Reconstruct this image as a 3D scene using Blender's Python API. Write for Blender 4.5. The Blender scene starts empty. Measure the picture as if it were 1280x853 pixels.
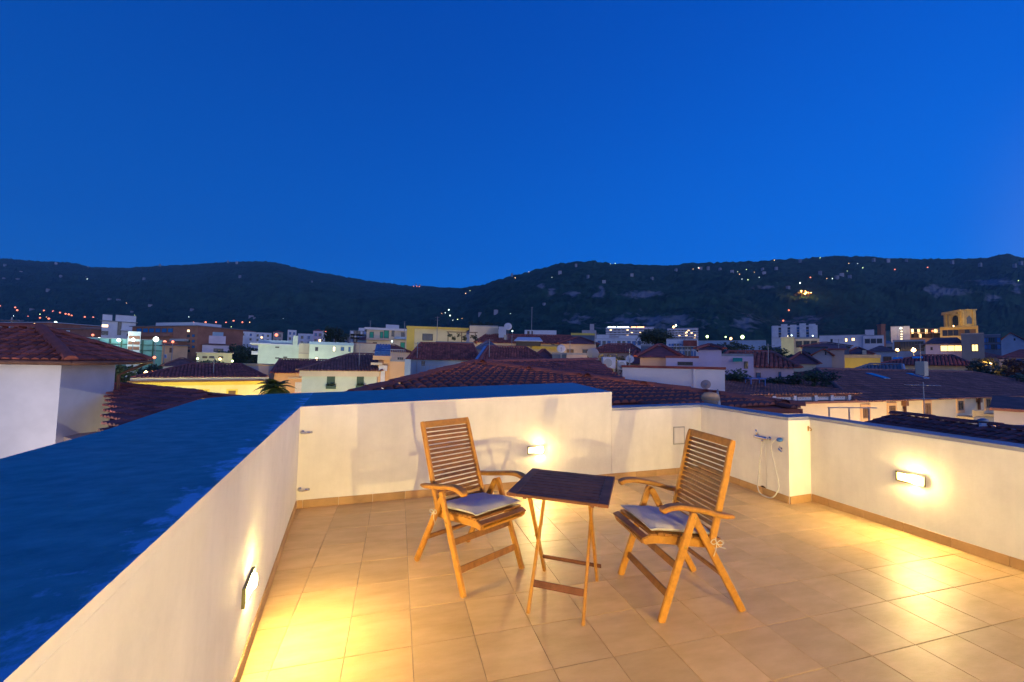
import bpy, bmesh, math, random
from math import radians as rad, sin, cos, pi, sqrt, atan2
from mathutils import Vector as V, Matrix, noise as mnoise
random.seed(7)
S = bpy.context.scene
COL = S.collection

# ------------------------------------------------------------------ camera
T = .33                                   # one floor tile, metres
F = 499.07                                # focal length in photograph pixels (1280 wide)
yaw, pitch, roll = rad(15.873), rad(3.115), rad(1.150)
CAM = V((1.63*T, -6.7354*T, 4.5123*T))
fwd = V((sin(yaw)*cos(pitch), cos(yaw)*cos(pitch), sin(pitch)))
r0 = V((cos(yaw), -sin(yaw), 0)); u0 = r0.cross(fwd)
rgt = cos(roll)*r0+sin(roll)*u0; upv = -sin(roll)*r0+cos(roll)*u0
cd = bpy.data.cameras.new('camera'); cam = bpy.data.objects.new('camera', cd); COL.objects.link(cam)
cd.sensor_width = 36; cd.sensor_fit = 'HORIZONTAL'; cd.lens = F*36/1280
cd.clip_start = .05; cd.clip_end = 20000
cam.matrix_world = Matrix((( rgt.x, upv.x, -fwd.x, CAM.x), (rgt.y, upv.y, -fwd.y, CAM.y), (rgt.z, upv.z, -fwd.z, CAM.z), (0, 0, 0, 1)))
S.camera = cam
def ray(x, y): return (x-640)/F*rgt+(426.5-y)/F*upv+fwd
def dep(x, y, D): return CAM+ray(x, y)*D                 # survey point seen at a pixel, at a distance
def hz(x): return 453.75+(x-640)*.0201                    # eye level
def px_of(p):
    c = V(p)-CAM; z = c.dot(fwd)
    return 640+F*c.dot(rgt)/z, 426.5-F*c.dot(upv)/z

# ------------------------------------------------------------------ sky and exposure
W = bpy.data.worlds.new('World'); S.world = W; W.use_nodes = True
def build_sky():
    nt = W.node_tree; N = nt.nodes; L = nt.links; bg = N['Background']
    tc = N.new('ShaderNodeTexCoord'); sep = N.new('ShaderNodeSeparateXYZ'); L.new(tc.outputs['Generated'], sep.inputs[0])
    ramp = N.new('ShaderNodeValToRGB'); e = ramp.color_ramp; e.interpolation = 'B_SPLINE'
    stops = [(0, (.0, .188, .75)), (.08, (.0, .164, .71)), (.24, (.0, .124, .63)), (.6, (.0, .070, .46)), (1, (.0, .038, .30))]
    while len(e.elements) < len(stops): e.elements.new(.5)
    for el, (p, c) in zip(e.elements, stops): el.position = p; el.color = (*c, 1)
    L.new(sep.outputs['Z'], ramp.inputs[0])
    # afterglow of the sunset, to the right of and behind the camera, wide and low
    az = yaw+rad(140); d = V((sin(az), cos(az), .0)).normalized()
    dt = N.new('ShaderNodeVectorMath'); dt.operation = 'DOT_PRODUCT'; L.new(tc.outputs['Generated'], dt.inputs[0]); dt.inputs[1].default_value = d
    mr = N.new('ShaderNodeMapRange'); mr.interpolation_type = 'SMOOTHSTEP'; L.new(dt.outputs['Value'], mr.inputs[0])
    mr.inputs[1].default_value = -.06; mr.inputs[2].default_value = 1.0; mr.inputs[3].default_value = 0; mr.inputs[4].default_value = 1
    zz = N.new('ShaderNodeMapRange'); zz.interpolation_type = 'SMOOTHSTEP'; L.new(sep.outputs['Z'], zz.inputs[0])
    zz.inputs[1].default_value = .46; zz.inputs[2].default_value = 0; zz.inputs[3].default_value = 0; zz.inputs[4].default_value = 1
    mu = N.new('ShaderNodeMath'); mu.operation = 'MULTIPLY'; L.new(mr.outputs[0], mu.inputs[0]); L.new(zz.outputs[0], mu.inputs[1])
    add = N.new('ShaderNodeMix'); add.data_type = 'RGBA'; add.blend_type = 'ADD'; L.new(mu.outputs[0], add.inputs['Factor'])
    L.new(ramp.outputs[0], add.inputs['A']); add.inputs['B'].default_value = (1.5, 1.35, 1.3, 1)
    # darker towards the night side, on the left
    dl = N.new('ShaderNodeVectorMath'); dl.operation = 'DOT_PRODUCT'; L.new(tc.outputs['Generated'], dl.inputs[0])
    az2 = yaw-rad(75); dl.inputs[1].default_value = (sin(az2), cos(az2), 0)
    m2 = N.new('ShaderNodeMapRange'); L.new(dl.outputs['Value'], m2.inputs[0])
    m2.inputs[1].default_value = -.5; m2.inputs[2].default_value = 1; m2.inputs[3].default_value = 1.08; m2.inputs[4].default_value = .62
    sc = N.new('ShaderNodeVectorMath'); sc.operation = 'SCALE'; L.new(add.outputs['Result'], sc.inputs[0]); L.new(m2.outputs[0], sc.inputs['Scale'])
    L.new(sc.outputs[0], bg.inputs['Color']); bg.inputs['Strength'].default_value = SKY
SKY = 1.0
HAZE = .00012                             # air between here and the hills, per metre
build_sky()
S.view_settings.view_transform = 'Standard'; S.view_settings.look = 'None'
S.view_settings.exposure = .3; S.view_settings.gamma = 1
S.render.engine = 'CYCLES'
S.cycles.use_denoising = True
S.cycles.max_bounces = 8; S.cycles.diffuse_bounces = 5; S.cycles.sample_clamp_indirect = 6
S.cycles.use_light_tree = True

# ------------------------------------------------------------------ materials
MAT = {}
def mat(name, col, rough=.8, var=.18, scale=4., bump=0., bscale=None, metal=0., col2=None, island=0., objrand=0., spec=.5, detail=5, stretch=None):
    m = bpy.data.materials.new(name); m.use_nodes = True; nt = m.node_tree; N = nt.nodes; L = nt.links
    b = N['Principled BSDF']; b.inputs['Roughness'].default_value = rough; b.inputs['Metallic'].default_value = metal
    b.inputs['Specular IOR Level'].default_value = spec
    tc = N.new('ShaderNodeTexCoord'); vec = tc.outputs['Object']
    if stretch:
        mp = N.new('ShaderNodeMapping'); mp.inputs['Scale'].default_value = stretch; L.new(vec, mp.inputs[0]); vec = mp.outputs[0]
    if objrand:
        oi = N.new('ShaderNodeObjectInfo'); av = N.new('ShaderNodeVectorMath'); av.operation = 'MULTIPLY_ADD'
        L.new(oi.outputs['Random'], av.inputs[0]); av.inputs[1].default_value = (37, 53, 71); L.new(vec, av.inputs[2]); vec = av.outputs[0]
    n = N.new('ShaderNodeTexNoise'); n.inputs['Scale'].default_value = scale; n.inputs['Detail'].default_value = detail; n.inputs['Roughness'].default_value = .6
    L.new(vec, n.inputs['Vector'])
    c2 = col2 or tuple(c*(1-var*1.6) for c in col)
    c1 = tuple(min(1, c*(1+var*.6)) for c in col) if not col2 else col
    r = N.new('ShaderNodeValToRGB'); r.color_ramp.elements[0].position = .3; r.color_ramp.elements[1].position = .7
    r.color_ramp.elements[0].color = (*c2, 1); r.color_ramp.elements[1].color = (*c1, 1)
    L.new(n.outputs['Fac'], r.inputs[0]); out = r.outputs[0]
    if island or objrand:
        if island: g = N.new('ShaderNodeNewGeometry'); src = g.outputs['Random Per Island']; amt = island
        else: src = oi.outputs['Random']; amt = objrand
        mr = N.new('ShaderNodeMapRange'); L.new(src, mr.inputs[0]); mr.inputs[3].default_value = 1-amt; mr.inputs[4].default_value = 1+amt*.6
        sv = N.new('ShaderNodeVectorMath'); sv.operation = 'SCALE'; L.new(out, sv.inputs[0]); L.new(mr.outputs[0], sv.inputs['Scale']); out = sv.outputs[0]
    L.new(out, b.inputs['Base Color'])
    if bump:
        n2 = N.new('ShaderNodeTexNoise'); n2.inputs['Scale'].default_value = bscale or scale*6; n2.inputs['Detail'].default_value = 4
        L.new(vec, n2.inputs['Vector'])
        bp = N.new('ShaderNodeBump'); bp.inputs['Strength'].default_value = bump; bp.inputs['Distance'].default_value = .02
        L.new(n2.outputs['Fac'], bp.inputs['Height']); L.new(bp.outputs[0], b.inputs['Normal'])
    MAT[name] = m; return m
def emit(name, col, strength, sample=True):
    m = bpy.data.materials.new(name); m.use_nodes = True; b = m.node_tree.nodes['Principled BSDF']
    b.inputs['Base Color'].default_value = (.8, .8, .8, 1); b.inputs['Emission Color'].default_value = (*col, 1); b.inputs['Emission Strength'].default_value = strength
    if not sample: m.cycles.emission_sampling = 'NONE'
    MAT[name] = m; return m
LAMP_COL = (1, .715, .26)
mat('floor_tile', (.75, .505, .23), .48, .10, 3.4, .06, 30, objrand=.13, col2=(.61, .385, .15), stretch=(1, 3, 1))
mat('grout', (.42, .29, .16), .9, .15, 20, .2)
mat('skirting', (.52, .31, .13), .45, .14, 5, .04, 40, objrand=.12)
mat('plaster', (.85, .815, .745), .9, .06, 1.3, .05, 45)
def plaster_stains(m):
    nt = m.node_tree; N = nt.nodes; L = nt.links; b = N['Principled BSDF']; src = b.inputs['Base Color'].links[0].from_socket
    g = N.new('ShaderNodeNewGeometry'); mp = N.new('ShaderNodeMapping'); mp.inputs['Scale'].default_value = (5, 5, .55); L.new(g.outputs['Position'], mp.inputs[0])
    n = N.new('ShaderNodeTexNoise'); n.inputs['Scale'].default_value = 1.6; n.inputs['Detail'].default_value = 7; n.inputs['Roughness'].default_value = .65; L.new(mp.outputs[0], n.inputs['Vector'])
    n2 = N.new('ShaderNodeTexNoise'); n2.inputs['Scale'].default_value = 2.4; n2.inputs['Detail'].default_value = 9; n2.inputs['Roughness'].default_value = .7; L.new(g.outputs['Position'], n2.inputs['Vector'])
    v = N.new('ShaderNodeTexVoronoi'); v.inputs['Scale'].default_value = 7; L.new(g.outputs['Position'], v.inputs['Vector'])
    sp = N.new('ShaderNodeMapRange'); L.new(v.outputs['Distance'], sp.inputs[0]); sp.inputs[1].default_value = .012; sp.inputs[2].default_value = .03; sp.inputs[3].default_value = .72; sp.inputs[4].default_value = 1
    r = N.new('ShaderNodeMapRange'); L.new(n.outputs['Fac'], r.inputs[0]); r.inputs[1].default_value = .36; r.inputs[2].default_value = .62; r.inputs[3].default_value = .95; r.inputs[4].default_value = 1
    r2 = N.new('ShaderNodeMapRange'); L.new(n2.outputs['Fac'], r2.inputs[0]); r2.inputs[1].default_value = .3; r2.inputs[2].default_value = .6; r2.inputs[3].default_value = .90; r2.inputs[4].default_value = 1
    a = N.new('ShaderNodeMath'); a.operation = 'MULTIPLY'; L.new(r.outputs[0], a.inputs[0]); L.new(r2.outputs[0], a.inputs[1])
    a2 = N.new('ShaderNodeMath'); a2.operation = 'MULTIPLY'; L.new(a.outputs[0], a2.inputs[0]); L.new(sp.outputs[0], a2.inputs[1])
    sv = N.new('ShaderNodeVectorMath'); sv.operation = 'SCALE'; L.new(src, sv.inputs[0]); L.new(a2.outputs[0], sv.inputs['Scale']); L.new(sv.outputs[0], b.inputs['Base Color'])
plaster_stains(MAT['plaster'])
mat('house_white', (.74, .73, .74), .9, .08, 1.2, .08, 30)
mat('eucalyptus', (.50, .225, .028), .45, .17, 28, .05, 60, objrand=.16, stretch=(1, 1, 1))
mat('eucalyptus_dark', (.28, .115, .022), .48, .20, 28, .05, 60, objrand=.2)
mat('dark_wood', (.20, .08, .042), .5, .3, 9, .05, 60, objrand=.15, spec=.22)
mat('cushion_cloth', (.54, .52, .53), .95, .05, 6, .25, 260)
mat('cord', (.6, .55, .45), .9, .05)
mat('chrome', (.75, .75, .75), .16, .05, 3, metal=1)
mat('hose_grey', (.62, .60, .55), .4, .05)
mat('blue_plastic', (.03, .12, .42), .35, .05)
mat('steel', (.42, .42, .42), .35, .1, metal=1)
mat('black_hole', (.015, .012, .01), .9, .1)
mat('brass', (.45, .28, .08), .4, .1, metal=1)
mat('olive_frame', (.16, .15, .06), .5, .1)
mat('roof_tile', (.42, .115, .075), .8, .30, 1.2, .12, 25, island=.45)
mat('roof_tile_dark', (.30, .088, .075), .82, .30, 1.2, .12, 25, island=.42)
mat('roof_tile_brown', (.27, .12, .10), .85, .25, 1.2, .12, 25, island=.30)
mat('roof_far', (.34, .085, .062), .85, .30, 1.5, .15, 12)
mat('roof_far_brown', (.24, .10, .08), .85, .30, 1.5, .15, 12)
mat('roof_grey', (.22, .22, .24), .8, .2, 1.0)
mat('felt_grey', (.30, .32, .34), .85, .2, 1.0)
mat('w_white', (.72, .72, .72), .9, .10, .5)
mat('w_lilac', (.62, .52, .62), .9, .10, .5)
mat('w_cream', (.70, .60, .42), .9, .10, .5)
mat('w_yellow', (.78, .60, .12), .9, .12, .5)
mat('w_paleyellow', (.75, .68, .38), .9, .10, .5)
mat('w_ochre', (.68, .48, .20), .9, .12, .5)
mat('w_green', (.60, .68, .54), .9, .10, .5)
mat('w_orange', (.72, .46, .24), .9, .10, .5)
mat('w_grey', (.42, .40, .42), .9, .12, .5)
mat('w_tan', (.50, .40, .34), .9, .12, .5)
mat('w_brick', (.36, .15, .10), .9, .18, .6)
mat('w_teal', (.20, .42, .40), .9, .2, .6)
mat('w_blue', (.30, .42, .55), .9, .12, .5)
mat('w_navy', (.12, .16, .22), .9, .12, .5)
mat('w_dim', (.24, .26, .30), .9, .1, .5)
mat('w_gold', (.62, .45, .16), .9, .15, .8)
mat('w_stone', (.55, .44, .28), .9, .15, .8)
mat('coping_grey', (.36, .37, .39), .7, .12, 3, .05)
mat('glass_dark', (.03, .035, .045), .12, .1, 2)
mat('frame_dark', (.07, .06, .05), .6, .1)
mat('frame_white', (.7, .7, .7), .6, .08)
mat('shutter_brown', (.16, .09, .05), .7, .15)
mat('shutter_green', (.05, .10, .07), .7, .15)
mat('teal_awning', (.04, .38, .22), .8, .1)
mat('solar_blue', (.03, .14, .36), .25, .1)
mat('blue_tile', (.05, .16, .40), .35, .25, 6, island=.3)
mat('metal_grey', (.35, .36, .38), .5, .1, metal=.6)
mat('pale_metal', (.62, .64, .66), .5, .08)
mat('rust', (.20, .09, .05), .7, .2)
mat('leaf', (.055, .085, .025), .6, .3, 1.5, island=.5)
mat('leaf_dark', (.03, .055, .025), .6, .3, 1.5, island=.5)
mat('leaf_olive', (.10, .11, .03), .6, .3, 1.5, island=.5)
mat('leaf_red', (.12, .05, .03), .6, .3, 1.5, island=.5)
mat('bark', (.11, .075, .05), .9, .25, 6, .3)
mat('palm_leaf', (.07, .11, .025), .5, .25, 2, island=.35)
mat('terracotta', (.40, .16, .08), .8, .15)
mat('asphalt', (.05, .05, .052), .9, .2, .3)
mat('ground_town', (.10, .095, .085), .95, .3, .05)
emit('bulb_glow', LAMP_COL, 1500)
emit('house_bulb_glow', LAMP_COL, 11000)
emit('lamp_glow', LAMP_COL, 3.2)
emit('lit_window', (1, .66, .16), 2.2, False)
emit('lit_warm', (1, .62, .25), 2.6, False)
emit('lit_pale', (1, .85, .5), 2.2, False)
emit('glow_orange', (1, .20, .02), 2.0, False)
emit('glow_white', (0.75, 1, 0.85), 4.5, False)
emit('glow_warm', (1, 0.55, 0.17), 4.5, False)
emit('glow_green', (0.7, 1, 0.35), 4.5, False)
emit('strip_cool', (.75, .95, .95), 4.5, False)
emit('strip_warm', (1, .40, .15), 4.0, False)

def coating_mat():
    # weathered blue waterproof coating: bluer on the left, greyer at the back; paint scuffed to a brighter blue along the inner edge
    m = bpy.data.materials.new('blue_coating'); m.use_nodes = True; nt = m.node_tree; N = nt.nodes; L = nt.links; b = N['Principled BSDF']
    b.inputs['Roughness'].default_value = .62; b.inputs['Specular IOR Level'].default_value = .3
    g = N.new('ShaderNodeNewGeometry'); n1 = N.new('ShaderNodeTexNoise'); n1.inputs['Scale'].default_value = 8.5; n1.inputs['Detail'].default_value = 8; n1.inputs['Roughness'].default_value = .65
    mp = N.new('ShaderNodeMapping'); mp.inputs['Scale'].default_value = (1, 1.35, 1); mp.inputs['Rotation'].default_value = (0, 0, rad(12)); L.new(g.outputs['Position'], mp.inputs[0]); L.new(mp.outputs[0], n1.inputs['Vector'])
    r1 = N.new('ShaderNodeValToRGB'); r1.color_ramp.elements[0].position = .32; r1.color_ramp.elements[1].position = .72
    r1.color_ramp.elements[0].color = (.036, .29, .30, 1); r1.color_ramp.elements[1].color = (.10, .48, .48, 1); L.new(n1.outputs['Fac'], r1.inputs[0])
    sp = N.new('ShaderNodeSeparateXYZ'); L.new(g.outputs['Position'], sp.inputs[0])
    mx = N.new('ShaderNodeMapRange'); L.new(sp.outputs['X'], mx.inputs[0]); mx.inputs[1].default_value = .2; mx.inputs[2].default_value = 3.2
    grey = N.new('ShaderNodeMix'); grey.data_type = 'RGBA'; L.new(mx.outputs[0], grey.inputs['Factor']); L.new(r1.outputs[0], grey.inputs['A']); grey.inputs['B'].default_value = (.22, .42, .44, 1)
    n2 = N.new('ShaderNodeTexNoise'); n2.inputs['Scale'].default_value = 7; n2.inputs['Detail'].default_value = 12; n2.inputs['Roughness'].default_value = .72; L.new(g.outputs['Position'], n2.inputs['Vector'])
    nl_ = V((2.294, .268, 0)).normalized(); off = N.new('ShaderNodeVectorMath'); off.operation = 'DOT_PRODUCT'; L.new(g.outputs['Position'], off.inputs[0]); off.inputs[1].default_value = nl_
    at = N.new('ShaderNodeMapRange'); L.new(off.outputs['Value'], at.inputs[0]); e0 = nl_.dot(V((-.119, -.044, 0))); at.inputs[1].default_value = e0-.20; at.inputs[2].default_value = e0+.0
    lim = N.new('ShaderNodeMath'); lim.operation = 'LESS_THAN'; L.new(off.outputs['Value'], lim.inputs[0]); lim.inputs[1].default_value = e0+.012
    lm2 = N.new('ShaderNodeMath'); lm2.operation = 'MULTIPLY'; L.new(lim.outputs[0], lm2.inputs[0]); L.new(at.outputs[0], lm2.inputs[1])
    ad = N.new('ShaderNodeMath'); ad.operation = 'MULTIPLY_ADD'; L.new(lm2.outputs[0], ad.inputs[0]); ad.inputs[1].default_value = .25; L.new(n2.outputs['Fac'], ad.inputs[2])
    r2 = N.new('ShaderNodeValToRGB'); r2.color_ramp.elements[0].position = .685; r2.color_ramp.elements[1].position = .775; L.new(ad.outputs[0], r2.inputs[0])
    chip = N.new('ShaderNodeMix'); chip.data_type = 'RGBA'; L.new(r2.outputs[0], chip.inputs['Factor']); L.new(grey.outputs['Result'], chip.inputs['A']); chip.inputs['B'].default_value = (.20, .62, .80, 1)
    L.new(chip.outputs['Result'], b.inputs['Base Color'])
    bp = N.new('ShaderNodeBump'); bp.inputs['Strength'].default_value = .6; bp.inputs['Distance'].default_value = .03; L.new(n2.outputs['Fac'], bp.inputs['Height']); L.new(bp.outputs[0], b.inputs['Normal'])
    MAT['blue_coating'] = m
coating_mat()
def hill_mat():
    m = bpy.data.materials.new('hill_forest'); m.use_nodes = True; nt = m.node_tree; N = nt.nodes; L = nt.links; b = N['Principled BSDF']; b.inputs['Roughness'].default_value = 1; b.inputs['Specular IOR Level'].default_value = .05
    g = N.new('ShaderNodeNewGeometry'); n1 = N.new('ShaderNodeTexNoise'); n1.inputs['Scale'].default_value = .03; n1.inputs['Detail'].default_value = 8; n1.inputs['Roughness'].default_value = .7; L.new(g.outputs['Position'], n1.inputs['Vector'])
    r1 = N.new('ShaderNodeValToRGB'); r1.color_ramp.elements[0].position = .35; r1.color_ramp.elements[1].position = .7
    r1.color_ramp.elements[0].color = (.006, .020, .012, 1); r1.color_ramp.elements[1].color = (.030, .085, .052, 1); L.new(n1.outputs['Fac'], r1.inputs[0])
    at = N.new('ShaderNodeAttribute'); at.attribute_name = 'rock'
    n2 = N.new('ShaderNodeTexNoise'); n2.inputs['Scale'].default_value = .045; n2.inputs['Detail'].default_value = 6; L.new(g.outputs['Position'], n2.inputs['Vector'])
    ad = N.new('ShaderNodeMath'); ad.operation = 'MULTIPLY_ADD'; L.new(at.outputs['Fac'], ad.inputs[0]); ad.inputs[1].default_value = .62; L.new(n2.outputs['Fac'], ad.inputs[2])
    r2 = N.new('ShaderNodeValToRGB'); r2.color_ramp.elements[0].position = .80; r2.color_ramp.elements[1].position = 1.05; L.new(ad.outputs[0], r2.inputs[0])
    mx = N.new('ShaderNodeMix'); mx.data_type = 'RGBA'; L.new(r2.outputs[0], mx.inputs['Factor']); L.new(r1.outputs[0], mx.inputs['A']); mx.inputs['B'].default_value = (.17, .18, .185, 1)
    L.new(mx.outputs['Result'], b.inputs['Base Color']); MAT['hill_forest'] = m
hill_mat()

# ------------------------------------------------------------------ mesh helpers
class MB:
    def __init__(s): s.v = []; s.f = []
    def add(s, vs, fs):
        o = len(s.v); s.v += [tuple(v) for v in vs]; s.f += [tuple(i+o for i in f) for f in fs]; return s
    def box(s, a, b):
        x0, y0, z0 = a; x1, y1, z1 = b
        return s.add([(x0, y0, z0), (x1, y0, z0), (x1, y1, z0), (x0, y1, z0), (x0, y0, z1), (x1, y0, z1), (x1, y1, z1), (x0, y1, z1)],
                     [(0, 3, 2, 1), (4, 5, 6, 7), (0, 1, 5, 4), (1, 2, 6, 5), (2, 3, 7, 6), (3, 0, 4, 7)])
    def cbox(s, a, b, c):                 # box with chamfered edges
        return s.sweep([(( a[0]+b[0])/2, a[1], (a[2]+b[2])/2), ((a[0]+b[0])/2, a[1]+c, (a[2]+b[2])/2), ((a[0]+b[0])/2, b[1]-c, (a[2]+b[2])/2), ((a[0]+b[0])/2, b[1], (a[2]+b[2])/2)],
                       [b[2]-a[2]-2*c, b[2]-a[2], b[2]-a[2], b[2]-a[2]-2*c], [b[0]-a[0]-2*c, b[0]-a[0], b[0]-a[0], b[0]-a[0]-2*c], c, V((1, 0, 0)))
    def prism(s, pts, z0, z1):            # pts ccw; z0/z1 numbers or per-vertex lists
        n = len(pts); z0 = z0 if isinstance(z0, (list, tuple)) else [z0]*n; z1 = z1 if isinstance(z1, (list, tuple)) else [z1]*n
        return s.add([(*p[:2], z) for p, z in zip(pts, z0)]+[(*p[:2], z) for p, z in zip(pts, z1)],
                     [tuple(range(n-1, -1, -1)), tuple(range(n, 2*n))]+[(i, (i+1) % n, n+(i+1) % n, n+i) for i in range(n)])
    def sweep(s, pts, w, t, c, side):     # rounded-rectangle section: t along side, w across; c chamfer
        pts = [V(p) for p in pts]; n = len(pts); side = V(side).normalized(); o = len(s.v)
        w = w if isinstance(w, (list, tuple)) else [w]*n; t = t if isinstance(t, (list, tuple)) else [t]*n
        for i, p in enumerate(pts):
            tg = (pts[min(i+1, n-1)]-pts[max(i-1, 0)]).normalized(); nn = side.cross(tg).normalized()
            a, b = t[i]/2, w[i]/2; k = min(c, a*.6, b*.6)
            for x, y in ((a, -b+k), (a, b-k), (a-k, b), (-a+k, b), (-a, b-k), (-a, -b+k), (-a+k, -b), (a-k, -b)):
                s.v.append(tuple(p+side*x+nn*y))
        for i in range(n-1):
            for k in range(8):
                a = o+i*8+k; b = o+i*8+(k+1) % 8; s.f.append((a, b, b+8, a+8))
        s.f.append(tuple(o+k for k in range(7, -1, -1))); s.f.append(tuple(o+(n-1)*8+k for k in range(8))); return s
    def tube(s, pts, r, seg=8, cap=True):
        pts = [V(p) for p in pts]; n = len(pts); o = len(s.v); r = r if isinstance(r, (list, tuple)) else [r]*n; up = None
        for i, p in enumerate(pts):
            tg = (pts[min(i+1, n-1)]-pts[max(i-1, 0)]).normalized()
            if up is None: up = V((0, 0, 1)) if abs(tg.z) < .9 else V((1, 0, 0))
            a = tg.cross(up).normalized(); b = a.cross(tg).normalized(); up = b
            for k in range(seg):
                q = 2*pi*k/seg; s.v.append(tuple(p+(a*cos(q)+b*sin(q))*r[i]))
        for i in range(n-1):
            for k in range(seg):
                a = o+i*seg+k; b = o+i*seg+(k+1) % seg; s.f.append((a, b, b+seg, a+seg))
        if cap: s.f.append(tuple(o+k for k in range(seg-1, -1, -1))); s.f.append(tuple(o+(n-1)*seg+k for k in range(seg)))
        return s
    def lathe(s, prof, c=(0, 0, 0), axis=V((0, 0, 1)), seg=16):
        axis = V(axis).normalized(); a = axis.orthogonal().normalized(); b = axis.cross(a); c = V(c); o = len(s.v)
        for r, h in prof:
            for k in range(seg): q = 2*pi*k/seg; s.v.append(tuple(c+axis*h+(a*cos(q)+b*sin(q))*max(r, 1e-4)))
        for i in range(len(prof)-1):
            for k in range(seg): x = o+i*seg+k; y = o+i*seg+(k+1) % seg; s.f.append((x, y, y+seg, x+seg))
        s.f.append(tuple(o+k for k in range(seg-1, -1, -1))); s.f.append(tuple(o+(len(prof)-1)*seg+k for k in range(seg)))
        return s
    def mesh(s, name, m, smooth=False):
        me = bpy.data.meshes.new(name); me.from_pydata(s.v, [], s.f); me.materials.append(MAT[m] if isinstance(m, str) else m)
        bm = bmesh.new(); bm.from_mesh(me); bmesh.ops.recalc_face_normals(bm, faces=bm.faces); bm.to_mesh(me); bm.free()
        if smooth:
            me.polygons.foreach_set('use_smooth', [True]*len(me.polygons))
        return me
    def build(s, name, m, parent=None, smooth=False, **k): return link(name, s.mesh(name, m, smooth), parent, **k)
def link(name, me, parent=None, **k):
    o = bpy.data.objects.new(name, me); COL.objects.link(o)
    if parent is not None: o.parent = parent
    for a, b in k.items(): o[a] = b
    return o
def tag(o, label, cat, group=None):
    o['label'] = label; o['category'] = cat
    if group: o['group'] = group
    return o
def thing(name, label, cat, loc=(0, 0, 0), rz=0, group=None):
    o = bpy.data.objects.new(name, None); COL.objects.link(o); o.location = loc; o.rotation_euler = (0, 0, rz); o.empty_display_size = .2
    return tag(o, label, cat, group)
CH = {}
def copy_tree(o, loc=None, rz=None, label=None):
    kids = [c for c in o.children]
    c = o.copy(); COL.objects.link(c)
    if loc is not None: c.location = loc
    if rz is not None: c.rotation_euler = (0, 0, rz)
    if label: c['label'] = label
    for k in kids:
        d = k.copy(); COL.objects.link(d); d.parent = c
        for g in k.children:
            e = g.copy(); COL.objects.link(e); e.parent = d
    return c
def smooth_by_angle(me, ang=40):
    me.polygons.foreach_set('use_smooth', [True]*len(me.polygons)); me.set_sharp_from_angle(angle=rad(ang))
    return me

# ================================================================== SETTING: ground, hills
G0 = -12.0
g = MB(); go = g.add([(-5300, -1500, G0), (5300, -1500, G0), (5300, 2300, G0), (-5300, 2300, G0)], [(0, 1, 2, 3)]).build('ground', 'ground_town', kind='structure'); go.rotation_euler = (0, 0, -yaw)

SKYLINE = [(-200, 318), (-60, 320), (0, 322), (30, 325), (60, 326), (85, 328), (110, 333), (150, 334), (185, 332), (240, 329), (285, 326), (320, 325.5), (340, 327), (370, 335), (420, 344), (455, 350), (485, 354), (510, 357), (530, 357), (550, 359), (575, 359.5), (600, 356), (620, 349), (650, 341), (675, 334), (700, 328), (730, 325), (745, 325.5), (770, 328), (800, 329.5), (830, 331), (860, 328), (900, 327), (940, 325.5), (960, 324), (1000, 322), (1030, 319.5), (1060, 319), (1095, 319.5), (1130, 322), (1165, 322), (1200, 322.5), (1240, 321), (1256, 316), (1270, 317), (1285, 320), (1400, 314), (1600, 318)]
def lerp_tab(tab, x):
    if x <= tab[0][0]: return tab[0][1]
    for (a, b), (c, d) in zip(tab, tab[1:]):
        if x <= c: return b+(d-b)*(x-a)/(c-a)
    return tab[-1][1]
def sst(a, b, x): t = max(0, min(1, (x-a)/(b-a))); return t*t*(3-2*t)
cf = V((sin(yaw), cos(yaw), 0)); cr_ = V((cos(yaw), -sin(yaw), 0))
def hill_par(px):
    k = sst(520, 640, px); Dr = 1900+(1300-1900)*k; D0 = 720+(520-720)*k
    zr = 1.49+(hz(px)-lerp_tab(SKYLINE, px))/F*Dr
    return D0, Dr, zr
def hill_z(px, D, fine=True):
    D0, Dr, zr = hill_par(px); t = (px-640)/F; u = (D-D0)/(Dr-D0)
    if u <= 0: return G0-.4+u*30
    w = min(u, 1)
    s = .10*sst(0, .12, w)+.90*(w**1.12)
    s += .06*(sst(.34, .40, w)-w)*sin(pi*w)                    # a cliff band
    z = G0+(zr-G0)*s
    p = V((t*D*.0042, D*.0042, 3.1))
    z += (mnoise.fractal(p, .9, 2.1, 4))*34*sin(pi*min(w, 1))
    if u > 1: z = zr-(u-1)*Dr*.16
    if fine:
        q = V((t*D*.05, D*.05, 1.7)); z += (mnoise.noise(q)*4.6+mnoise.noise(q*2.6)*4.0)*min(1, u*6)
    return z
def hill_point(px, y):                                         # where the line of sight through a pixel meets the hillside
    D0, Dr, zr = hill_par(px); D = D0
    t = px
    while D < Dr*1.02:
        p = dep(px, y, D); 
        if p.z <= hill_z(px, D, False)+1: return p, D
        D += 6
    return dep(px, y, Dr), Dr
ROCK = [(802, 368, 26, 5), (688, 366, 6, 8), (676, 358, 5, 4), (715, 367, 10, 4), (747, 367, 8, 5), (752, 360, 4, 5), (1190, 364, 34, 6), (1250, 352, 34, 4), (1243, 372, 16, 4), (1276, 362, 6, 8), (1170, 358, 16, 4), (820, 402, 90, 12), (930, 405, 26, 14), (1000, 400, 40, 6), (955, 358, 16, 3), (720, 399, 20, 8)]
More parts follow.
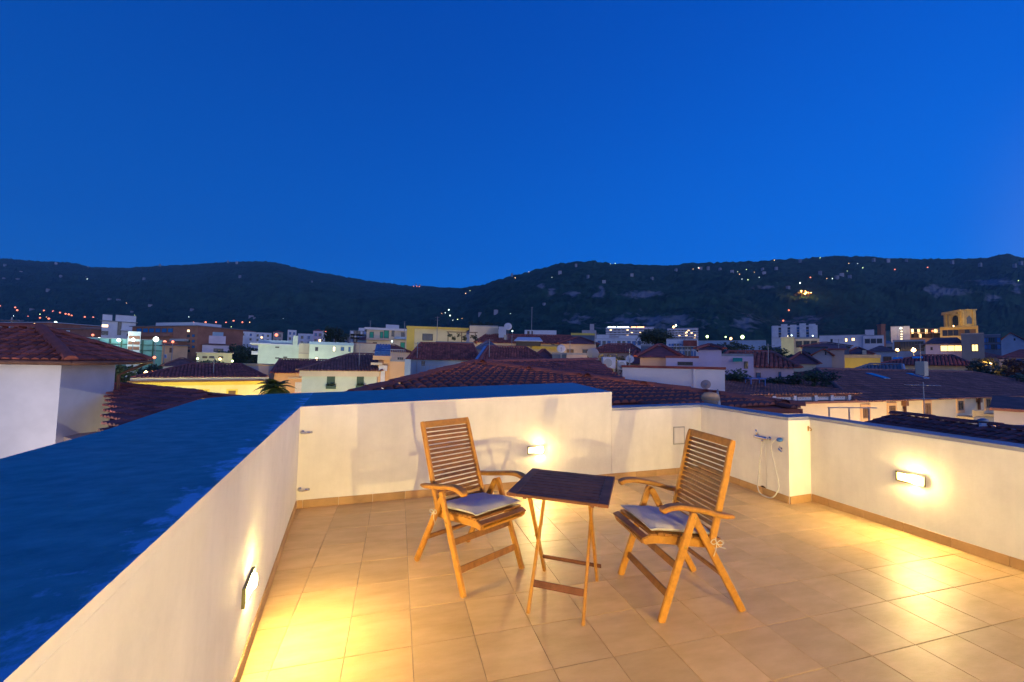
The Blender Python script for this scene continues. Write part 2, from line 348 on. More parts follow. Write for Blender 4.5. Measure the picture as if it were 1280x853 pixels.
def make_hills():
    NX, NY = 1150, 96; vs = []; fs = []; rock = []
    pxs = [-520+(2320)*i/(NX-1) for i in range(NX)]
    for px in pxs:
        D0, Dr, zr = hill_par(px); t = (px-640)/F
        for j in range(NY):
            u = -.05+1.12*(j/(NY-2)) if j < NY-1 else 1.25
            D = D0+(Dr-D0)*u; z = hill_z(px, D)
            p = CAM+(cf+cr_*t)*D; vs.append((p.x, p.y, z))
            yy = hz(px)-(z-1.49)/D*F; w = 0
            for a, b, rx, ry in ROCK:
                q = ((px-a)/rx)**2+((yy-b)/ry)**2
                if q < 6: w = max(w, math.exp(-q*.7)*(.72 if b > 390 else 1))
            rock.append(w)
    for i in range(NX-1):
        for j in range(NY-1): a = i*NY+j; fs.append((a, a+NY, a+NY+1, a+1))
    me = bpy.data.meshes.new('hills'); me.from_pydata(vs, [], fs); me.materials.append(MAT['hill_forest'])
    at = me.attributes.new('rock', 'FLOAT', 'POINT'); at.data.foreach_set('value', rock)
    me.polygons.foreach_set('use_smooth', [False]*len(fs))
    link('hills', me, kind='structure')
make_hills()

# ================================================================== TERRACE
LW0, LW1 = V((-.119, -.044, 0)), V((-.387, 2.25, 0))
def lwx(y): return LW0.x+(LW1.x-LW0.x)*(y-LW0.y)/(LW1.y-LW0.y)
def bwy(x): return 2.25+.0624*(x+.387)
YB = -5.0                                                      # the terrace goes on behind the camera
XS = 3.25                                                      # where the high back wall steps down
RJ = (4.74, bwy(4.74)); PN = (4.73, 1.235); PI_ = (5.085, 1.265)
def rwx(y): return 5.085+(1.265-y)*.022
zl = lambda y: 1.005+max(0, (2.25-y))*.0137
zb = lambda x: 1.005+(x+.387)*.0358
ZR = .935

floor = MB().prism([(lwx(YB)-.3, YB), (rwx(YB)+.1, YB), (rwx(YB)+.1, 2.7), (-.6, 2.7)], -.25, -.007).build('terrace_floor', 'grout', kind='structure')
def clip_poly(poly, a, b):                                     # keep the part left of a->b
    out = []; n = len(poly)
    sd = lambda p: (b[0]-a[0])*(p[1]-a[1])-(b[1]-a[1])*(p[0]-a[0])
    for i in range(n):
        p, q = poly[i], poly[(i+1) % n]; sp, sq = sd(p), sd(q)
        if sp >= 0: out.append(p)
        if (sp >= 0) != (sq >= 0):
            t = sp/(sp-sq); out.append((p[0]+(q[0]-p[0])*t, p[1]+(q[1]-p[1])*t))
    return out
full_tile = None
for i in range(-2, 17):
    for j in range(-15, 8):
        gx = .0014; x0, x1, y0, y1 = i*T+gx, (i+1)*T-gx, j*T+gx, (j+1)*T-gx
        poly = [(x0, y0), (x1, y0), (x1, y1), (x0, y1)]
        base = list(poly)
        if x0 < .2: poly = clip_poly(poly, (lwx(-6), -6), (lwx(4), 4)[:2]); poly = poly if not poly else poly
        # the interior lies to the right of the left wall
        if x0 < .2:
            poly = clip_poly(base, (lwx(4), 4), (lwx(-6), -6))
        if len(poly) > 2 and y1 > 2.1: poly = clip_poly(poly, (5, bwy(5)), (-1, bwy(-1)))
        if len(poly) > 2 and x1 > 4.6 and y1 > 1.2:
            poly = clip_poly(poly, (PN[0], -6), (PN[0]+.01, 6)) if y0 > 1.15 else poly
        if len(poly) > 2 and x1 > 4.9: poly = clip_poly(poly, (rwx(-6), -6), (rwx(3), 3))
        if len(poly) < 3 or y1 < YB: continue
        dz = random.uniform(-.0006, .0006)
        if poly == base:
            if full_tile is None:
                c = .0018; h = T/2-gx
                full_tile = MB().add([(-h, -h, -.02), (h, -h, -.02), (h, h, -.02), (-h, h, -.02), (-h, -h, -c), (h, -h, -c), (h, h, -c), (-h, h, -c), (-h+c, -h+c, 0), (h-c, -h+c, 0), (h-c, h-c, 0), (-h+c, h-c, 0)],
                    [(0, 1, 5, 4), (1, 2, 6, 5), (2, 3, 7, 6), (3, 0, 4, 7), (4, 5, 9, 8), (5, 6, 10, 9), (6, 7, 11, 10), (7, 4, 8, 11), (8, 9, 10, 11)]).mesh('floor_tile', 'floor_tile')
            o = link('floor_tile', full_tile, floor); o.location = ((x0+x1)/2, (y0+y1)/2, dz)
        else:
            cx = sum(p[0] for p in poly)/len(poly); cy = sum(p[1] for p in poly)/len(poly)
            o = MB().prism([(p[0]-cx, p[1]-cy) for p in poly], -.02, 0).build('floor_tile', 'floor_tile', floor); o.location = (cx, cy, dz)

def grid_top(name, pts, parent, edges, m, n=1):                # a slab with a subdivided top
    pass
# --- high wall: left stretch and back stretch, one painted top turning the corner
OL0, OLm, OL1 = (-.98, -2.6), (-1.10, .35), (-1.55, 2.9)       # outer edge of the left stretch
def wall_body(pts, z1, name='wall_body', parent=None, z0=None): return MB().prism(pts, z0 if z0 is not None else G0+.02, z1).build(name, 'plaster', parent)
left_wall = thing('parapet_wall', 'long white parapet along the left of the terrace, with broad blue coated top', 'wall')
back_wall = thing('parapet_wall', 'tall white back parapet behind the left chair, stepping down at its right end', 'wall')
low_wall = thing('parapet_wall', 'low white parapet on the right with thin grey coping and a corner jog', 'wall')
# corner mitre of the tops
ci = (LW1.x, 2.25); co = [(-1.62, 3.1), (-1.60, 3.35), (-1.42, 3.62), (-1.1, 3.78)]
lp = [(lwx(YB), YB), (lwx(-2.2), -2.2), (lwx(-1), -1), (lwx(.6), .6), ci, co[1], co[0], (-1.42, 2.0), (-1.20, .9), (-1.08, 0), (-.96, -1.2), (-.80, -2.2), (-.55, YB)]
lz = [zl(p[1]) for p in lp]; lz[4] = zl(2.25); lz[5] = .985; lz[6] = .99
lz[5:] = [1.0, 1.0, 1.01, 1.02, 1.035, 1.05, 1.06, 1.1]
wall_body(lp, [z-.030 for z in lz], parent=left_wall)
bp_ = [ci, (1.4, bwy(1.4)), (XS, bwy(XS)), (XS+.55, 4.9), (1.4, 4.35), (-.2, 3.95), co[3], co[2], co[1]]
bz = [zb(p[0]) for p in bp_[:3]]+[1.128, 1.075, 1.03, 1.01, 1.0, 1.0]
wall_body(bp_, [z-.030 for z in bz], parent=back_wall)
def top_sheet(poly, zs, inner, parent, name='blue_coating'):
    # painted screed on the wall head: subdivided, slightly uneven, with an 'edge' attribute near the inner arris
    bm = bmesh.new(); top = [bm.verts.new((p[0], p[1], z)) for p, z in zip(poly, zs)]; f = bm.faces.new(top)
    bmesh.ops.triangulate(bm, faces=bm.faces[:])
    for _ in range(5): bmesh.ops.subdivide_edges(bm, edges=[e for e in bm.edges if e.calc_length() > .16], cuts=1, use_grid_fill=False); bmesh.ops.triangulate(bm, faces=bm.faces[:])
    def dist(p):
        best = 9
        for a, b in zip(inner, inner[1:]):
            a, b, q = V(a), V(b), V((p.x, p.y)); d = b-a; t = max(0, min(1, (q-a).dot(d)/d.length_squared)); best = min(best, (q-a-d*t).length)
        return best
    lay = bm.verts.layers.float.new('edge')
    for v in bm.verts:
        d = dist(v.co); v[lay] = max(0, 1-d/.13)
        if not v.is_boundary: v.co.z += mnoise.noise(v.co*2.3)*.008
    r = bmesh.ops.extrude_face_region(bm, geom=bm.faces[:])
    for v in [x for x in r['geom'] if isinstance(x, bmesh.types.BMVert)]: v.co.z -= .0295
    bmesh.ops.recalc_face_normals(bm, faces=bm.faces[:])
    me = bpy.data.meshes.new(name); bm.to_mesh(me); bm.free(); me.materials.append(MAT['blue_coating']); me.materials.append(MAT['plaster']); smooth_by_angle(me, 35)
    me.polygons.foreach_set('material_index', [0 if p.normal.z > .5 else 1 for p in me.polygons])
    return link(name, me, parent)
top_sheet(lp, lz, [(lwx(YB)+.0, YB), (LW1.x, 2.25)], left_wall)
top_sheet(bp_, bz, [(-9, -9), (-8, -8)], back_wall)
# --- low wall: back right stretch, right wing, jog, right wall
WI = .30
lowp = [(XS+.003, bwy(XS)), RJ, PN, PI_, (rwx(YB), YB), (rwx(YB)+WI, YB), (PI_[0]+WI-.01, PI_[1]+.28), (PN[0]+WI+.02, PN[1]+.28), (RJ[0]+WI+.02, RJ[1]+.30), (XS+.003, bwy(XS)+.30)]
def zlow(p): return .92 if p[0] < 4 else .94 if p[1] > 1 else .94-(1.2-p[1])*.013
lowpr = lowp[::-1]
MB().prism(lowpr, G0+.02, [zlow(p)-.032 for p in lowpr]).build('wall_body', 'plaster', low_wall)
def inset(poly, d):                                            # offset outward by d (poly ccw)
    out = []; n = len(poly)
    for i in range(n):
        a, b, c = V(poly[i-1][:2]), V(poly[i][:2]), V(poly[(i+1) % n][:2])
        n1 = V(((b-a).y, -(b-a).x)).normalized(); n2 = V(((c-b).y, -(c-b).x)).normalized(); k = (n1+n2)
        k = k/max(.3, k.dot(n1)); out.append((b.x+k.x*d, b.y+k.y*d))
    return out
cp = inset(lowpr, .018)
for i, p in enumerate(lowpr):                                  # no overhang into the step of the high wall
    if abs(p[0]-XS) < .01: cp[i] = (XS+.004, cp[i][1])
MB().prism(cp, [zlow(p)-.031 for p in lowpr], [zlow(p) for p in lowpr]).build('coping', 'coping_grey', low_wall)

# --- skirting tiles along the walls
def skirting(a, b, parent, off=0., h=.08, step=T, first=None):
    a, b = V((*a[:2], 0)), V((*b[:2], 0)); d = (b-a); ln = d.length; d.normalize(); ang = atan2(d.y, d.x); s = 0; k = first or step
    while s < ln-.01:
        e = min(ln, s+k); w = e-s
        o = MB().cbox((0, -.011, .0), (w-.003, -.0004, h), .0015).build('skirting_tile', 'skirting', parent)
        p = a+d*s; o.location = (p.x, p.y, .001); o.rotation_euler = (0, 0, ang); s = e; k = step
nl = V((LW1.y-LW0.y, -(LW1.x-LW0.x), 0)).normalized()
skirting((lwx(-4.9), -4.9), (LW1.x+.0, 2.238), left_wall)
skirting((LW1.x+.012, 2.25), (4.73, bwy(4.73)), back_wall, first=.05)
skirting((4.74, RJ[1]-.012), PN, low_wall)
skirting((PN[0]-.0, PN[1]), (PI_[0]-.012, PI_[1]), low_wall, step=.36)
skirting((PI_[0], PI_[1]-.012), (rwx(-4.9), -4.9), low_wall, first=.18)

# --- wall lamps (brick lights)
def wall_lamp(p, along, label, L_=.215, H_=.09, group='brick lights recessed in the terrace walls', m='bulb_glow'):
    along = V((*along, 0)).normalized(); rz = atan2(along.y, along.x)                # local x along the wall, local -y out of it
    t = thing('wall_lamp', label, 'lamp', p, rz, group)
    fr = MB(); w = .009; h, l = H_/2, L_/2
    fr.box((-l, -.014, -h), (-l+w, .01, h)).box((l-w, -.014, -h), (l, .01, h)).box((-l+w, -.0138, h-w), (l-w, .01, h)).box((-l+w, -.0138, -h), (l-w, .01, -h+w))
    fr.build('lamp_frame', 'olive_frame', t)
    MB().cbox((-l+w+.0006, -.009, -h+w+.0006), (l-w-.0006, .006, h-w-.0006), .003).build('diffuser', 'lamp_glow', t)
    MB().lathe([(.034, -.004), (.034, .004), (.032, .016), (.026, .0185), (.015, .021), (.002, .022)], (.05, -.0095, 0), V((0, -1, 0)), 16).build('bulb', m, t, True)
    return t
bd = V((1, .0624)).normalized()
wall_lamp((lwx(.05)+.001, .05, .375), (-(LW0-LW1).x, -(LW0-LW1).y), 'glowing brick light low in the left parapet, seen edge on')
wall_lamp((2.18, bwy(2.18)-.001, .44), bd, 'glowing brick light in the back parapet between the chairs')
wall_lamp((rwx(.355)-.001, .355, .50), (.022, -1), 'glowing brick light in the right parapet')
# the rooftop house behind the camera, whose lamp throws the chair shadows onto the back wall
YH = -4.35
t = thing('rooftop_house', 'white rooftop house wall closing the terrace behind the camera', 'house', (2.5, YH, 0))
MB().box((-2.45, -3, G0+.03), (2.62, 0, 2.6)).build('wall', 'plaster', t)
MB().box((-2.6, -3.2, 2.603), (2.8, .2, 2.72)).build('eave', 'coping_grey', t)
MB().box((-1.5, .003, .02), (-.6, .04, 2.1)).build('door', 'shutter_green', t)
wall_lamp((.95, YH+.001, .95), (-1, 0), 'added fill lamp out of view at the other end of the rooftop house wall', m='house_bulb_glow')  # extra unseen lamp, added to brighten the terrace more evenly
wall_lamp((3.05, YH+.001, .98), (-1, 0), 'glowing brick light on the rooftop house wall behind the camera', m='house_bulb_glow')

# --- fittings
def on_back(x, z): return (x, bwy(x), z)
rzb = atan2(bd.y, bd.x)
t = thing('junction_box', 'small grey square junction box cover on the back parapet beside the right chair', 'junction box', on_back(4.338, .525), rzb)
b = MB().cbox((-.085, -.012, -.11), (.085, .004, .11), .006).build('cover', 'plaster', t)
fr = MB(); fr.box((-.097, -.006, -.122), (-.0855, .003, .122)).box((.0855, -.006, -.122), (.097, .003, .122)).box((-.0855, -.0058, .1105), (.0855, .003, .122)).box((-.0855, -.0058, -.122), (.0855, .003, -.1105)).build('rim', 'steel', t)
for z, lab in ((.752, 'upper chrome wall bracket in the left back corner of the terrace'), (.19, 'lower chrome wall bracket near the skirting in the left back corner')):
    t = thing('wall_bracket', lab, 'bracket', (-.36, bwy(-.36), z), rzb, 'pair of chrome brackets in the corner')
    MB().lathe([(.001, 0), (.020, .001), (.020, .008), (.012, .010)], (0, 0, 0), V((0, -1, 0)), 14).build('mounting_plate', 'chrome', t, True)
    MB().tube([(0, -.008, 0), (.004, -.04, -.004), (.03, -.055, -.002), (.065, -.055, .002), (.085, -.05, 0)], [.010, .011, .012, .012, .009], 10).build('arm', 'chrome', t, True)
    MB().lathe([(.006, 0), (.013, .003), (.013, .016), (.006, .02)], (.085, -.05, -.008), V((0, 0, 1)), 12).build('end_cap', 'steel', t, True)
t = thing('wall_hook', 'small brass hook on the corner jog of the low parapet', 'hook', (5.05, 1.262, .81), atan2(PI_[1]-PN[1], PI_[0]-PN[0]))
MB().cbox((-.012, -.006, -.03), (.012, .0, .03), .003).build('hook_plate', 'brass', t)
MB().tube([(0, -.004, .012), (0, -.03, .008), (0, -.038, -.008), (0, -.03, -.02), (0, -.022, -.016)], .005, 8).build('hook_arm', 'brass', t, True)

# shower tap with hose on the short right wing: local x runs along the wing towards the camera, local -y out of the wall
wd = V((PN[0]-RJ[0], PN[1]-RJ[1], 0)).normalized(); rzw = atan2(wd.y, wd.x)
t = thing('shower_tap', 'chrome wall mixer tap on the short wing of the low parapet', 'tap', (4.742, 1.55, .667), rzw)
bd_ = MB().tube([(-.085, -.055, 0), (-.06, -.055, 0), (.06, -.055, 0), (.085, -.055, 0)], [.018, .024, .024, .018], 14)
bd_.tube([(-.075, 0, 0), (-.075, -.055, 0)], .014, 10).tube([(.075, 0, 0), (.075, -.055, 0)], .014, 10).lathe([(.03, 0), (.03, .006), (.016, .014)], (-.075, 0, 0), V((0, -1, 0)), 14).lathe([(.03, 0), (.03, .006), (.016, .014)], (.075, 0, 0), V((0, -1, 0)), 14)
bd_.build('tap_body', 'chrome', t, True)
MB().tube([(-.05, -.055, .02), (-.05, -.058, .05), (-.05, -.075, .085)], [.017, .013, .009], 10).build('lever', 'chrome', t, True)
MB().tube([(.02, -.055, -.02), (.02, -.057, -.05)], [.012, .011], 10).build('hose_outlet', 'chrome', t, True)
wl = lambda s, o, z: V((4.742, 1.55, 0))+wd*s+V((wd.y, -wd.x, 0))*o+V((0, 0, z))
h = thing('shower_hose', 'pale shower hose looping from the tap to the floor and its blue handset', 'hose', (0, 0, 0))
pts = []
ctrl = [wl(.02, .057, .62), wl(-.01, .058, .45), wl(-.03, .06, .25), wl(-.04, .07, .10), wl(0, .08, .03), wl(.07, .085, .013), wl(.15, .08, .02), wl(.21, .07, .09), wl(.225, .06, .20), wl(.17, .05, .38), wl(.125, .045, .55), wl(.13, .045, .62), wl(.165, .045, .665), wl(.20, .04, .67)]
def spline(c, n=8):
    out = []
    for i in range(len(c)-1):
        p0, p1, p2, p3 = c[max(i-1, 0)], c[i], c[i+1], c[min(i+2, len(c)-1)]
        for k in range(n):
            t_ = k/n; out.append(.5*((2*p1)+(p2-p0)*t_+(2*p0-5*p1+4*p2-p3)*t_**2+(3*p1-p0-3*p2+p3)*t_**3))
    return out+[c[-1]]
MB().tube(spline(ctrl), .0065, 8).build('hose_pipe', 'hose_grey', h, True)
MB().tube(spline([wl(.045, .05, .61), wl(.04, .03, .40), wl(.035, .02, .2), wl(.03, .014, .09)], 5), .0035, 6).build('thin_hose', 'hose_grey', h, True)
MB().lathe([(.012, 0), (.020, .01), (.024, .03), (.02, .055), (.008, .06)], wl(.20, .04, .675), wd*.9+V((0, 0, .25)), 12).build('handset', 'blue_plastic', h, True)
t = thing('hose_holder', 'small chrome hose holder with blue clip beneath the handset', 'holder', wl(.225, .0, .585), rzw)
MB().lathe([(.014, 0), (.014, .008), (.008, .012)], (0, 0, 0), V((0, -1, 0)), 10).tube([(0, -.01, 0), (0, -.035, .01), (.01, -.045, .03)], .006, 8).build('clip', 'chrome', t, True)
MB().tube([(-.012, -.04, -.004), (.03, -.045, -.03)], [.009, .006], 8).build('blue_grip', 'blue_plastic', t, True)
dr = wl(-.015, .0125, .052)
t = thing('drain_outlet', 'dark round drain hole in the skirting below the tap', 'drain', dr, rzw)
MB().lathe([(.044, 0), (.044, .002), (.001, .0022)], (0, 0, 0), V((0, -1, 0)), 18).build('drain_hole', 'black_hole', t)
rg = MB()
for k in range(20):
    a, b_ = 2*pi*k/20, 2*pi*(k+1)/20
    rg.add([(cos(a)*.043, -.003, sin(a)*.043), (cos(b_)*.043, -.003, sin(b_)*.043), (cos(b_)*.05, -.003, sin(b_)*.05), (cos(a)*.05, -.003, sin(a)*.05), (cos(a)*.05, 0, sin(a)*.05), (cos(b_)*.05, 0, sin(b_)*.05)], [(0, 1, 2, 3), (3, 2, 5, 4)])
rg.build('drain_rim', 'rust', t)

# ================================================================== FURNITURE
def bez(pts, n=6): return spline([V(p) for p in pts], n)
def wood_uv(me): return smooth_by_angle(me, 32)
def make_chair(label, loc, fdir, rec, apex, rearf):
    """rec: (y,z) points of the back post from seat to top"""
    rz = atan2(-fdir[0], fdir[1]); t = thing('folding_armchair', label, 'chair', loc, rz, 'slatted folding armchairs on the terrace')
    EX = (1, 0, 0); ff = .285; ya, za = apex
    def part(name, mb, m='eucalyptus'):
        o = mb.build(name, m, t); wood_uv(o.data); return o
    for s in (-1, 1):
        d = V((0, ya-ff, za)).normalized()
        part('leg', MB().sweep([(s*.264, ff, 0), (s*.264, ff+d.y*.02, d.z*.02), (s*.264, ya-d.y*.03, za-d.z*.03), (s*.264, ya, za), (s*.264, ya+d.y*.016, za+d.z*.016)], [.042, .044, .044, .042, .026], .024, .004, EX))
        d = V((0, ya-.012+rearf, za)).normalized()
        part('leg', MB().sweep([(s*.2385, -rearf, 0), (s*.2385, -rearf+d.y*.02, d.z*.02), (s*.2385, ya-.012-d.y*.03, za-.006-d.z*.03), (s*.2385, ya-.012, za-.006), (s*.2385, ya-.012+d.y*.014, za+.006)], [.042, .044, .044, .042, .026], .024, .004, EX))
        # back post
        pp = bez([(s*.213, y, z) for y, z in rec], 5)
        part('back_post', MB().sweep(pp, [.030]+[.042]*(len(pp)-4)+[.040, .034, .026], .024, .005, EX))
        # armrest: wide, rises forward, drops over a rounded front end
        yr = rec[2][0]-.02
        ap = bez([(s*.262, yr-.03, .578), (s*.263, yr+.07, .592), (s*.266, 0.0, .622), (s*.27, .12, .648), (s*.275, .20, .657), (s*.278, .26, .650), (s*.278, .292, .634)], 4)
        part('armrest', MB().sweep(ap, [.020, .026]+[.030]*(len(ap)-4)+[.028, .018], [.034, .042]+[.048+.012*min(1, i/8) for i in range(len(ap)-4)]+[.050, .036], .008, EX))
        for by, bz_ in ((ya-.004, za-.012), (ff+(ya-ff)*.70, za*.70)): o = MB().lathe([(.009, 0), (.009, .004), (.005, .006)], (s*.2775, by, bz_), V((s, 0, 0)), 10).build('bolt', 'brass', t); smooth_by_angle(o.data)
        # seat rail
        sr = bez([(s*.189, -.165, .385), (s*.189, -.02, .400), (s*.189, .15, .424), (s*.189, .26, .438), (s*.189, .325, .440), (s*.189, .362, .430)], 4)
        part('seat_rail', MB().sweep(sr, [.030, .044]+[.050]*(len(sr)-4)+[.038, .022], .024, .005, EX))
    # stretchers
    def lp_(a, b, k): return a+(b-a)*k
    for k, w in ((.235, .042), (.50, .042)):
        y, z = lp_(ff, ya, k), lp_(0, za, k)
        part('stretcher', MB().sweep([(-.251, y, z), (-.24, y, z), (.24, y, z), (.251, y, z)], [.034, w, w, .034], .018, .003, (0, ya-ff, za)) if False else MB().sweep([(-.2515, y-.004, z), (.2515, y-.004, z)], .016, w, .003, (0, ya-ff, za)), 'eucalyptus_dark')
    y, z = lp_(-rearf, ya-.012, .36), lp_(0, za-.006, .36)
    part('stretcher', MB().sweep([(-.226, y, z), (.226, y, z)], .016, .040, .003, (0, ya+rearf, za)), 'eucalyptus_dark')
    part('front_rail', MB().sweep([(-.1765, .345, .425), (.1765, .345, .425)], .018, .040, .004, (0, 1, -.2)))
    # back slats following the posts
    pl = bez([(0, y, z) for y, z in rec], 12); zs = [p.z for p in pl]
    def at_z(z):
        for a, b in zip(pl, pl[1:]):
            if a.z <= z <= b.z: k = (z-a.z)/(b.z-a.z); return a+(b-a)*k, (b-a).normalized()
        return pl[-1], (pl[-1]-pl[-2]).normalized()
    ztop = rec[-1][1]; zb_ = .505; n = 15; st = (ztop-.062-zb_)/n
    sm = None
    for k in range(n+1):
        c, d = at_z(zb_+st*k)
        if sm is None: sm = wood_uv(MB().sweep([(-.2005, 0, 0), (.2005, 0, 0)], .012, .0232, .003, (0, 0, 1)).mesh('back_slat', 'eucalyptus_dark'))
        o = link('back_slat', sm, t); o.location = c+V((0, .0, 0)); o.rotation_euler = (atan2(-d.y, d.z)*1.0, 0, 0)
    c, d = at_z(ztop-.022)
    part('top_rail', MB().sweep([(-.2008, c.y, c.z), (.2008, c.y, c.z)], .020, .050, .006, d))
    c, d = at_z(zb_-.045)
    part('bottom_rail', MB().sweep([(-.2008, c.y, c.z), (.2008, c.y, c.z)], .016, .034, .004, d))
    # seat slats across, following the rails
    sp = bez([(0, -.165, .385), (0, -.02, .400), (0, .15, .424), (0, .26, .438), (0, .325, .440), (0, .362, .430)], 10)
    acc = [0]
    for a, b in zip(sp, sp[1:]): acc.append(acc[-1]+(b-a).length)
    tot = acc[-1]; nS = 11
    for k in range(nS):
        q = .035+(tot-.052)*k/(nS-1)
        for a, b, s0, s1 in zip(sp, sp[1:], acc, acc[1:]):
            if s0 <= q <= s1: c = a+(b-a)*((q-s0)/(s1-s0)); d = (b-a).normalized(); break
        nrm = V((0, -d.z, d.y)); c = c+nrm*(.0335 if k < nS-2 else .030 if k == nS-2 else .0215)
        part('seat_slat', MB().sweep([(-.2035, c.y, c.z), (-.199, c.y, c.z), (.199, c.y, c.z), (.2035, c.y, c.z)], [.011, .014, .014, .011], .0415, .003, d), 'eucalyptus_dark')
    return t
back1 = [(-.095, .405), (-.135, .50), (-.195, .64), (-.262, .80), (-.318, .94), (-.352, 1.02)]
back2 = [(-.085, .405), (-.110, .50), (-.145, .64), (-.186, .80), (-.214, .93), (-.240, 1.028)]
c1d = V((.47, -.88)).normalized(); c2d = V((-.995, .10)).normalized()
chair1 = make_chair('slatted wooden armchair left of the table, facing the camera side, lit orange on its left', (1.088, .742, .0), c1d, back1, (.010, .575), .330)
chair2 = make_chair('slatted wooden armchair right of the table, turned side on towards it', (2.372, .082, .0), c2d, back2, (.072, .598), .272)

def make_cushion(label, ch, fdir, sd):
    rz = atan2(-fdir[0], fdir[1]); t = thing('seat_cushion', label, 'cushion', ch.location, rz, 'tie-on seat cushions')
    random.seed(sd); n = 30; mb = MB(); vs = []; top = {}
    def seat(y): return lerp_tab([(-.165, .434), (-.02, .446), (.15, .470), (.26, .484), (.325, .482)], y)
    hx, y0, y1 = .202, -.125, .315
    for side in (1, 0):
        for i in range(n+1):
            for j in range(n+1):
                u, v = -1+2*i/n, -1+2*j/n
                e = max(abs(u), abs(v)); pin = .035*(1-abs(u)**6)*(abs(v)**10)+.0
                x = u*hx*(1-.05*(1-v*v)*(abs(u) ** 8)); y = (y0+y1)/2+v*(y1-y0)/2*(1-.05*(1-u*u)*(abs(v)**8))
                th = (1-abs(u)**5)**.55*(1-abs(v)**5)**.55 if e < 1 else 0
                z = seat(y)+.006+(.010 if e >= 1 else 0)
                if side: z += .004+.036*th+mnoise.noise(V((x*9+sd, y*9, 1)))*.010*th+mnoise.noise(V((x*26, y*26, sd)))*.0035*th
                else: z += -.004*th
                if side and e > .86 and e < 1: z -= .0
                mb.v.append((x, y, z))
    m = n+1
    for s_ in (0, 1):
        for i in range(n):
            for j in range(n):
                a = s_*m*m+i*m+j; mb.f.append((a, a+m, a+m+1, a+1))
    rim = [(i, 0) for i in range(m)]+[(n, j) for j in range(1, m)]+[(i, n) for i in range(n-1, -1, -1)]+[(0, j) for j in range(n-1, 0, -1)]
    for k in range(len(rim)):
        a, b = rim[k], rim[(k+1) % len(rim)]; mb.f.append((a[0]*m+a[1], b[0]*m+b[1], m*m+b[0]*m+b[1], m*m+a[0]*m+a[1]))
    o = mb.build('pad', 'cushion_cloth', t, True)
    mb = MB(); ring = [V(mb_) for mb_ in []]
    pts = [V(o.data.vertices[i*m+j].co)+V((0, 0, .001)) for i, j in rim]+[V(o.data.vertices[0].co)]
    MB().tube(pts, .0042, 6).build('piping', 'cushion_cloth', t, True)
    for s in (-1, 1):                                     # cords tied in bows round the rear legs
        k = V((s*.256, -.088, .424)); c = MB()
        c.tube(bez([(s*.19, -.11, .452), (s*.225, -.102, .440), k], 4), .0028, 6)
        c.tube(bez([k, k+V((s*.008, .022, .026)), k+V((s*.010, .046, .012)), k+V((s*.008, .028, -.004)), k], 5), .0026, 6)
        c.tube(bez([k, k+V((s*.010, -.016, .016)), k+V((s*.012, -.038, .002)), k+V((s*.008, -.018, -.010)), k], 5), .0026, 6)
        c.tube(bez([k, k+V((s*.010, .012, -.030)), k+V((s*.006, .026, -.075))], 4), .0024, 6).tube(bez([k, k+V((s*.010, -.014, -.02)), k+V((s*.010, -.05, -.030))], 4), .0024, 6)
        c.build('tie_cord', 'cord', t, True)
    return t
make_cushion('pale seat cushion on the chair left of the table', chair1, c1d, 3)
make_cushion('pale seat cushion on the chair right of the table', chair2, c2d, 11)

def make_table():
    lat = V((.83, -.557)).normalized(); rz = atan2(lat.y, lat.x)
    t = thing('folding_table', 'small square folding table with dark slatted top between the two chairs', 'table', (1.615, .235, 0), rz)
    def part(name, mb, m='dark_wood'):
        o = mb.build(name, m, t); wood_uv(o.data); return o
    ht = .705; hx, hy = .302, .302
    for s in (-1, 1): part('end_board', MB().cbox((s*hx-.03-.0*s if s > 0 else -hx, -hy, ht-.02), (hx if s > 0 else -hx+.03+.03, hy, ht), .003) if s < 0 else MB().cbox((hx-.06, -hy, ht-.02), (hx, hy, ht), .003))
    n = 10; w = 2*hy/n; me = None
    for k in range(n):
        if me is None: me = wood_uv(MB().sweep([(-hx+.0605, 0, 0), (hx-.0605, 0, 0)], .018, w-.0085, .003, (0, 1, 0)).mesh('top_slat', 'dark_wood'))
        o = link('top_slat', me, t); o.location = (0, -hy+w*(k+.5), ht-.0105)
    for s in (-1, 1): part('under_batten', MB().sweep([(s*.205, -.24, ht-.034), (s*.205, .24, ht-.034)], .026, .022, .003, (1, 0, 0)))
    EX = (1, 0, 0)
    for s in (-1, 1):
        part('leg', MB().sweep([(s*.163, -.262, 0), (s*.163, .205, ht-.022)], .032, .018, .003, EX), 'eucalyptus')
        part('leg', MB().sweep([(s*.186, .262, 0), (s*.186, -.205, ht-.022)], .032, .018, .003, EX), 'eucalyptus')
        o = MB().lathe([(.007, 0), (.007, .003), (.003, .005)], (s*.1955, .012, ht*.485), V((s, 0, 0)), 10).build('pivot_bolt', 'brass', t)
    dL = V((0, .467, ht)).normalized(); dR = V((0, -.467, ht)).normalized()
    y, z = -.262+.467*.19, ht*.19; part('stretcher', MB().sweep([(-.1535, y, z), (.1535, y, z)], .014, .040, .003, dL), 'dark_wood')
    y, z = .262-.467*.20, ht*.20; part('stretcher', MB().sweep([(-.1765, y, z), (.222, y, z)], .014, .030, .003, dR), 'dark_wood')
    y, z = -.262+.467*.86, ht*.86; part('stretcher', MB().sweep([(-.1535, y, z), (.1535, y, z)], .014, .040, .003, dL), 'dark_wood')
    return t
make_table()
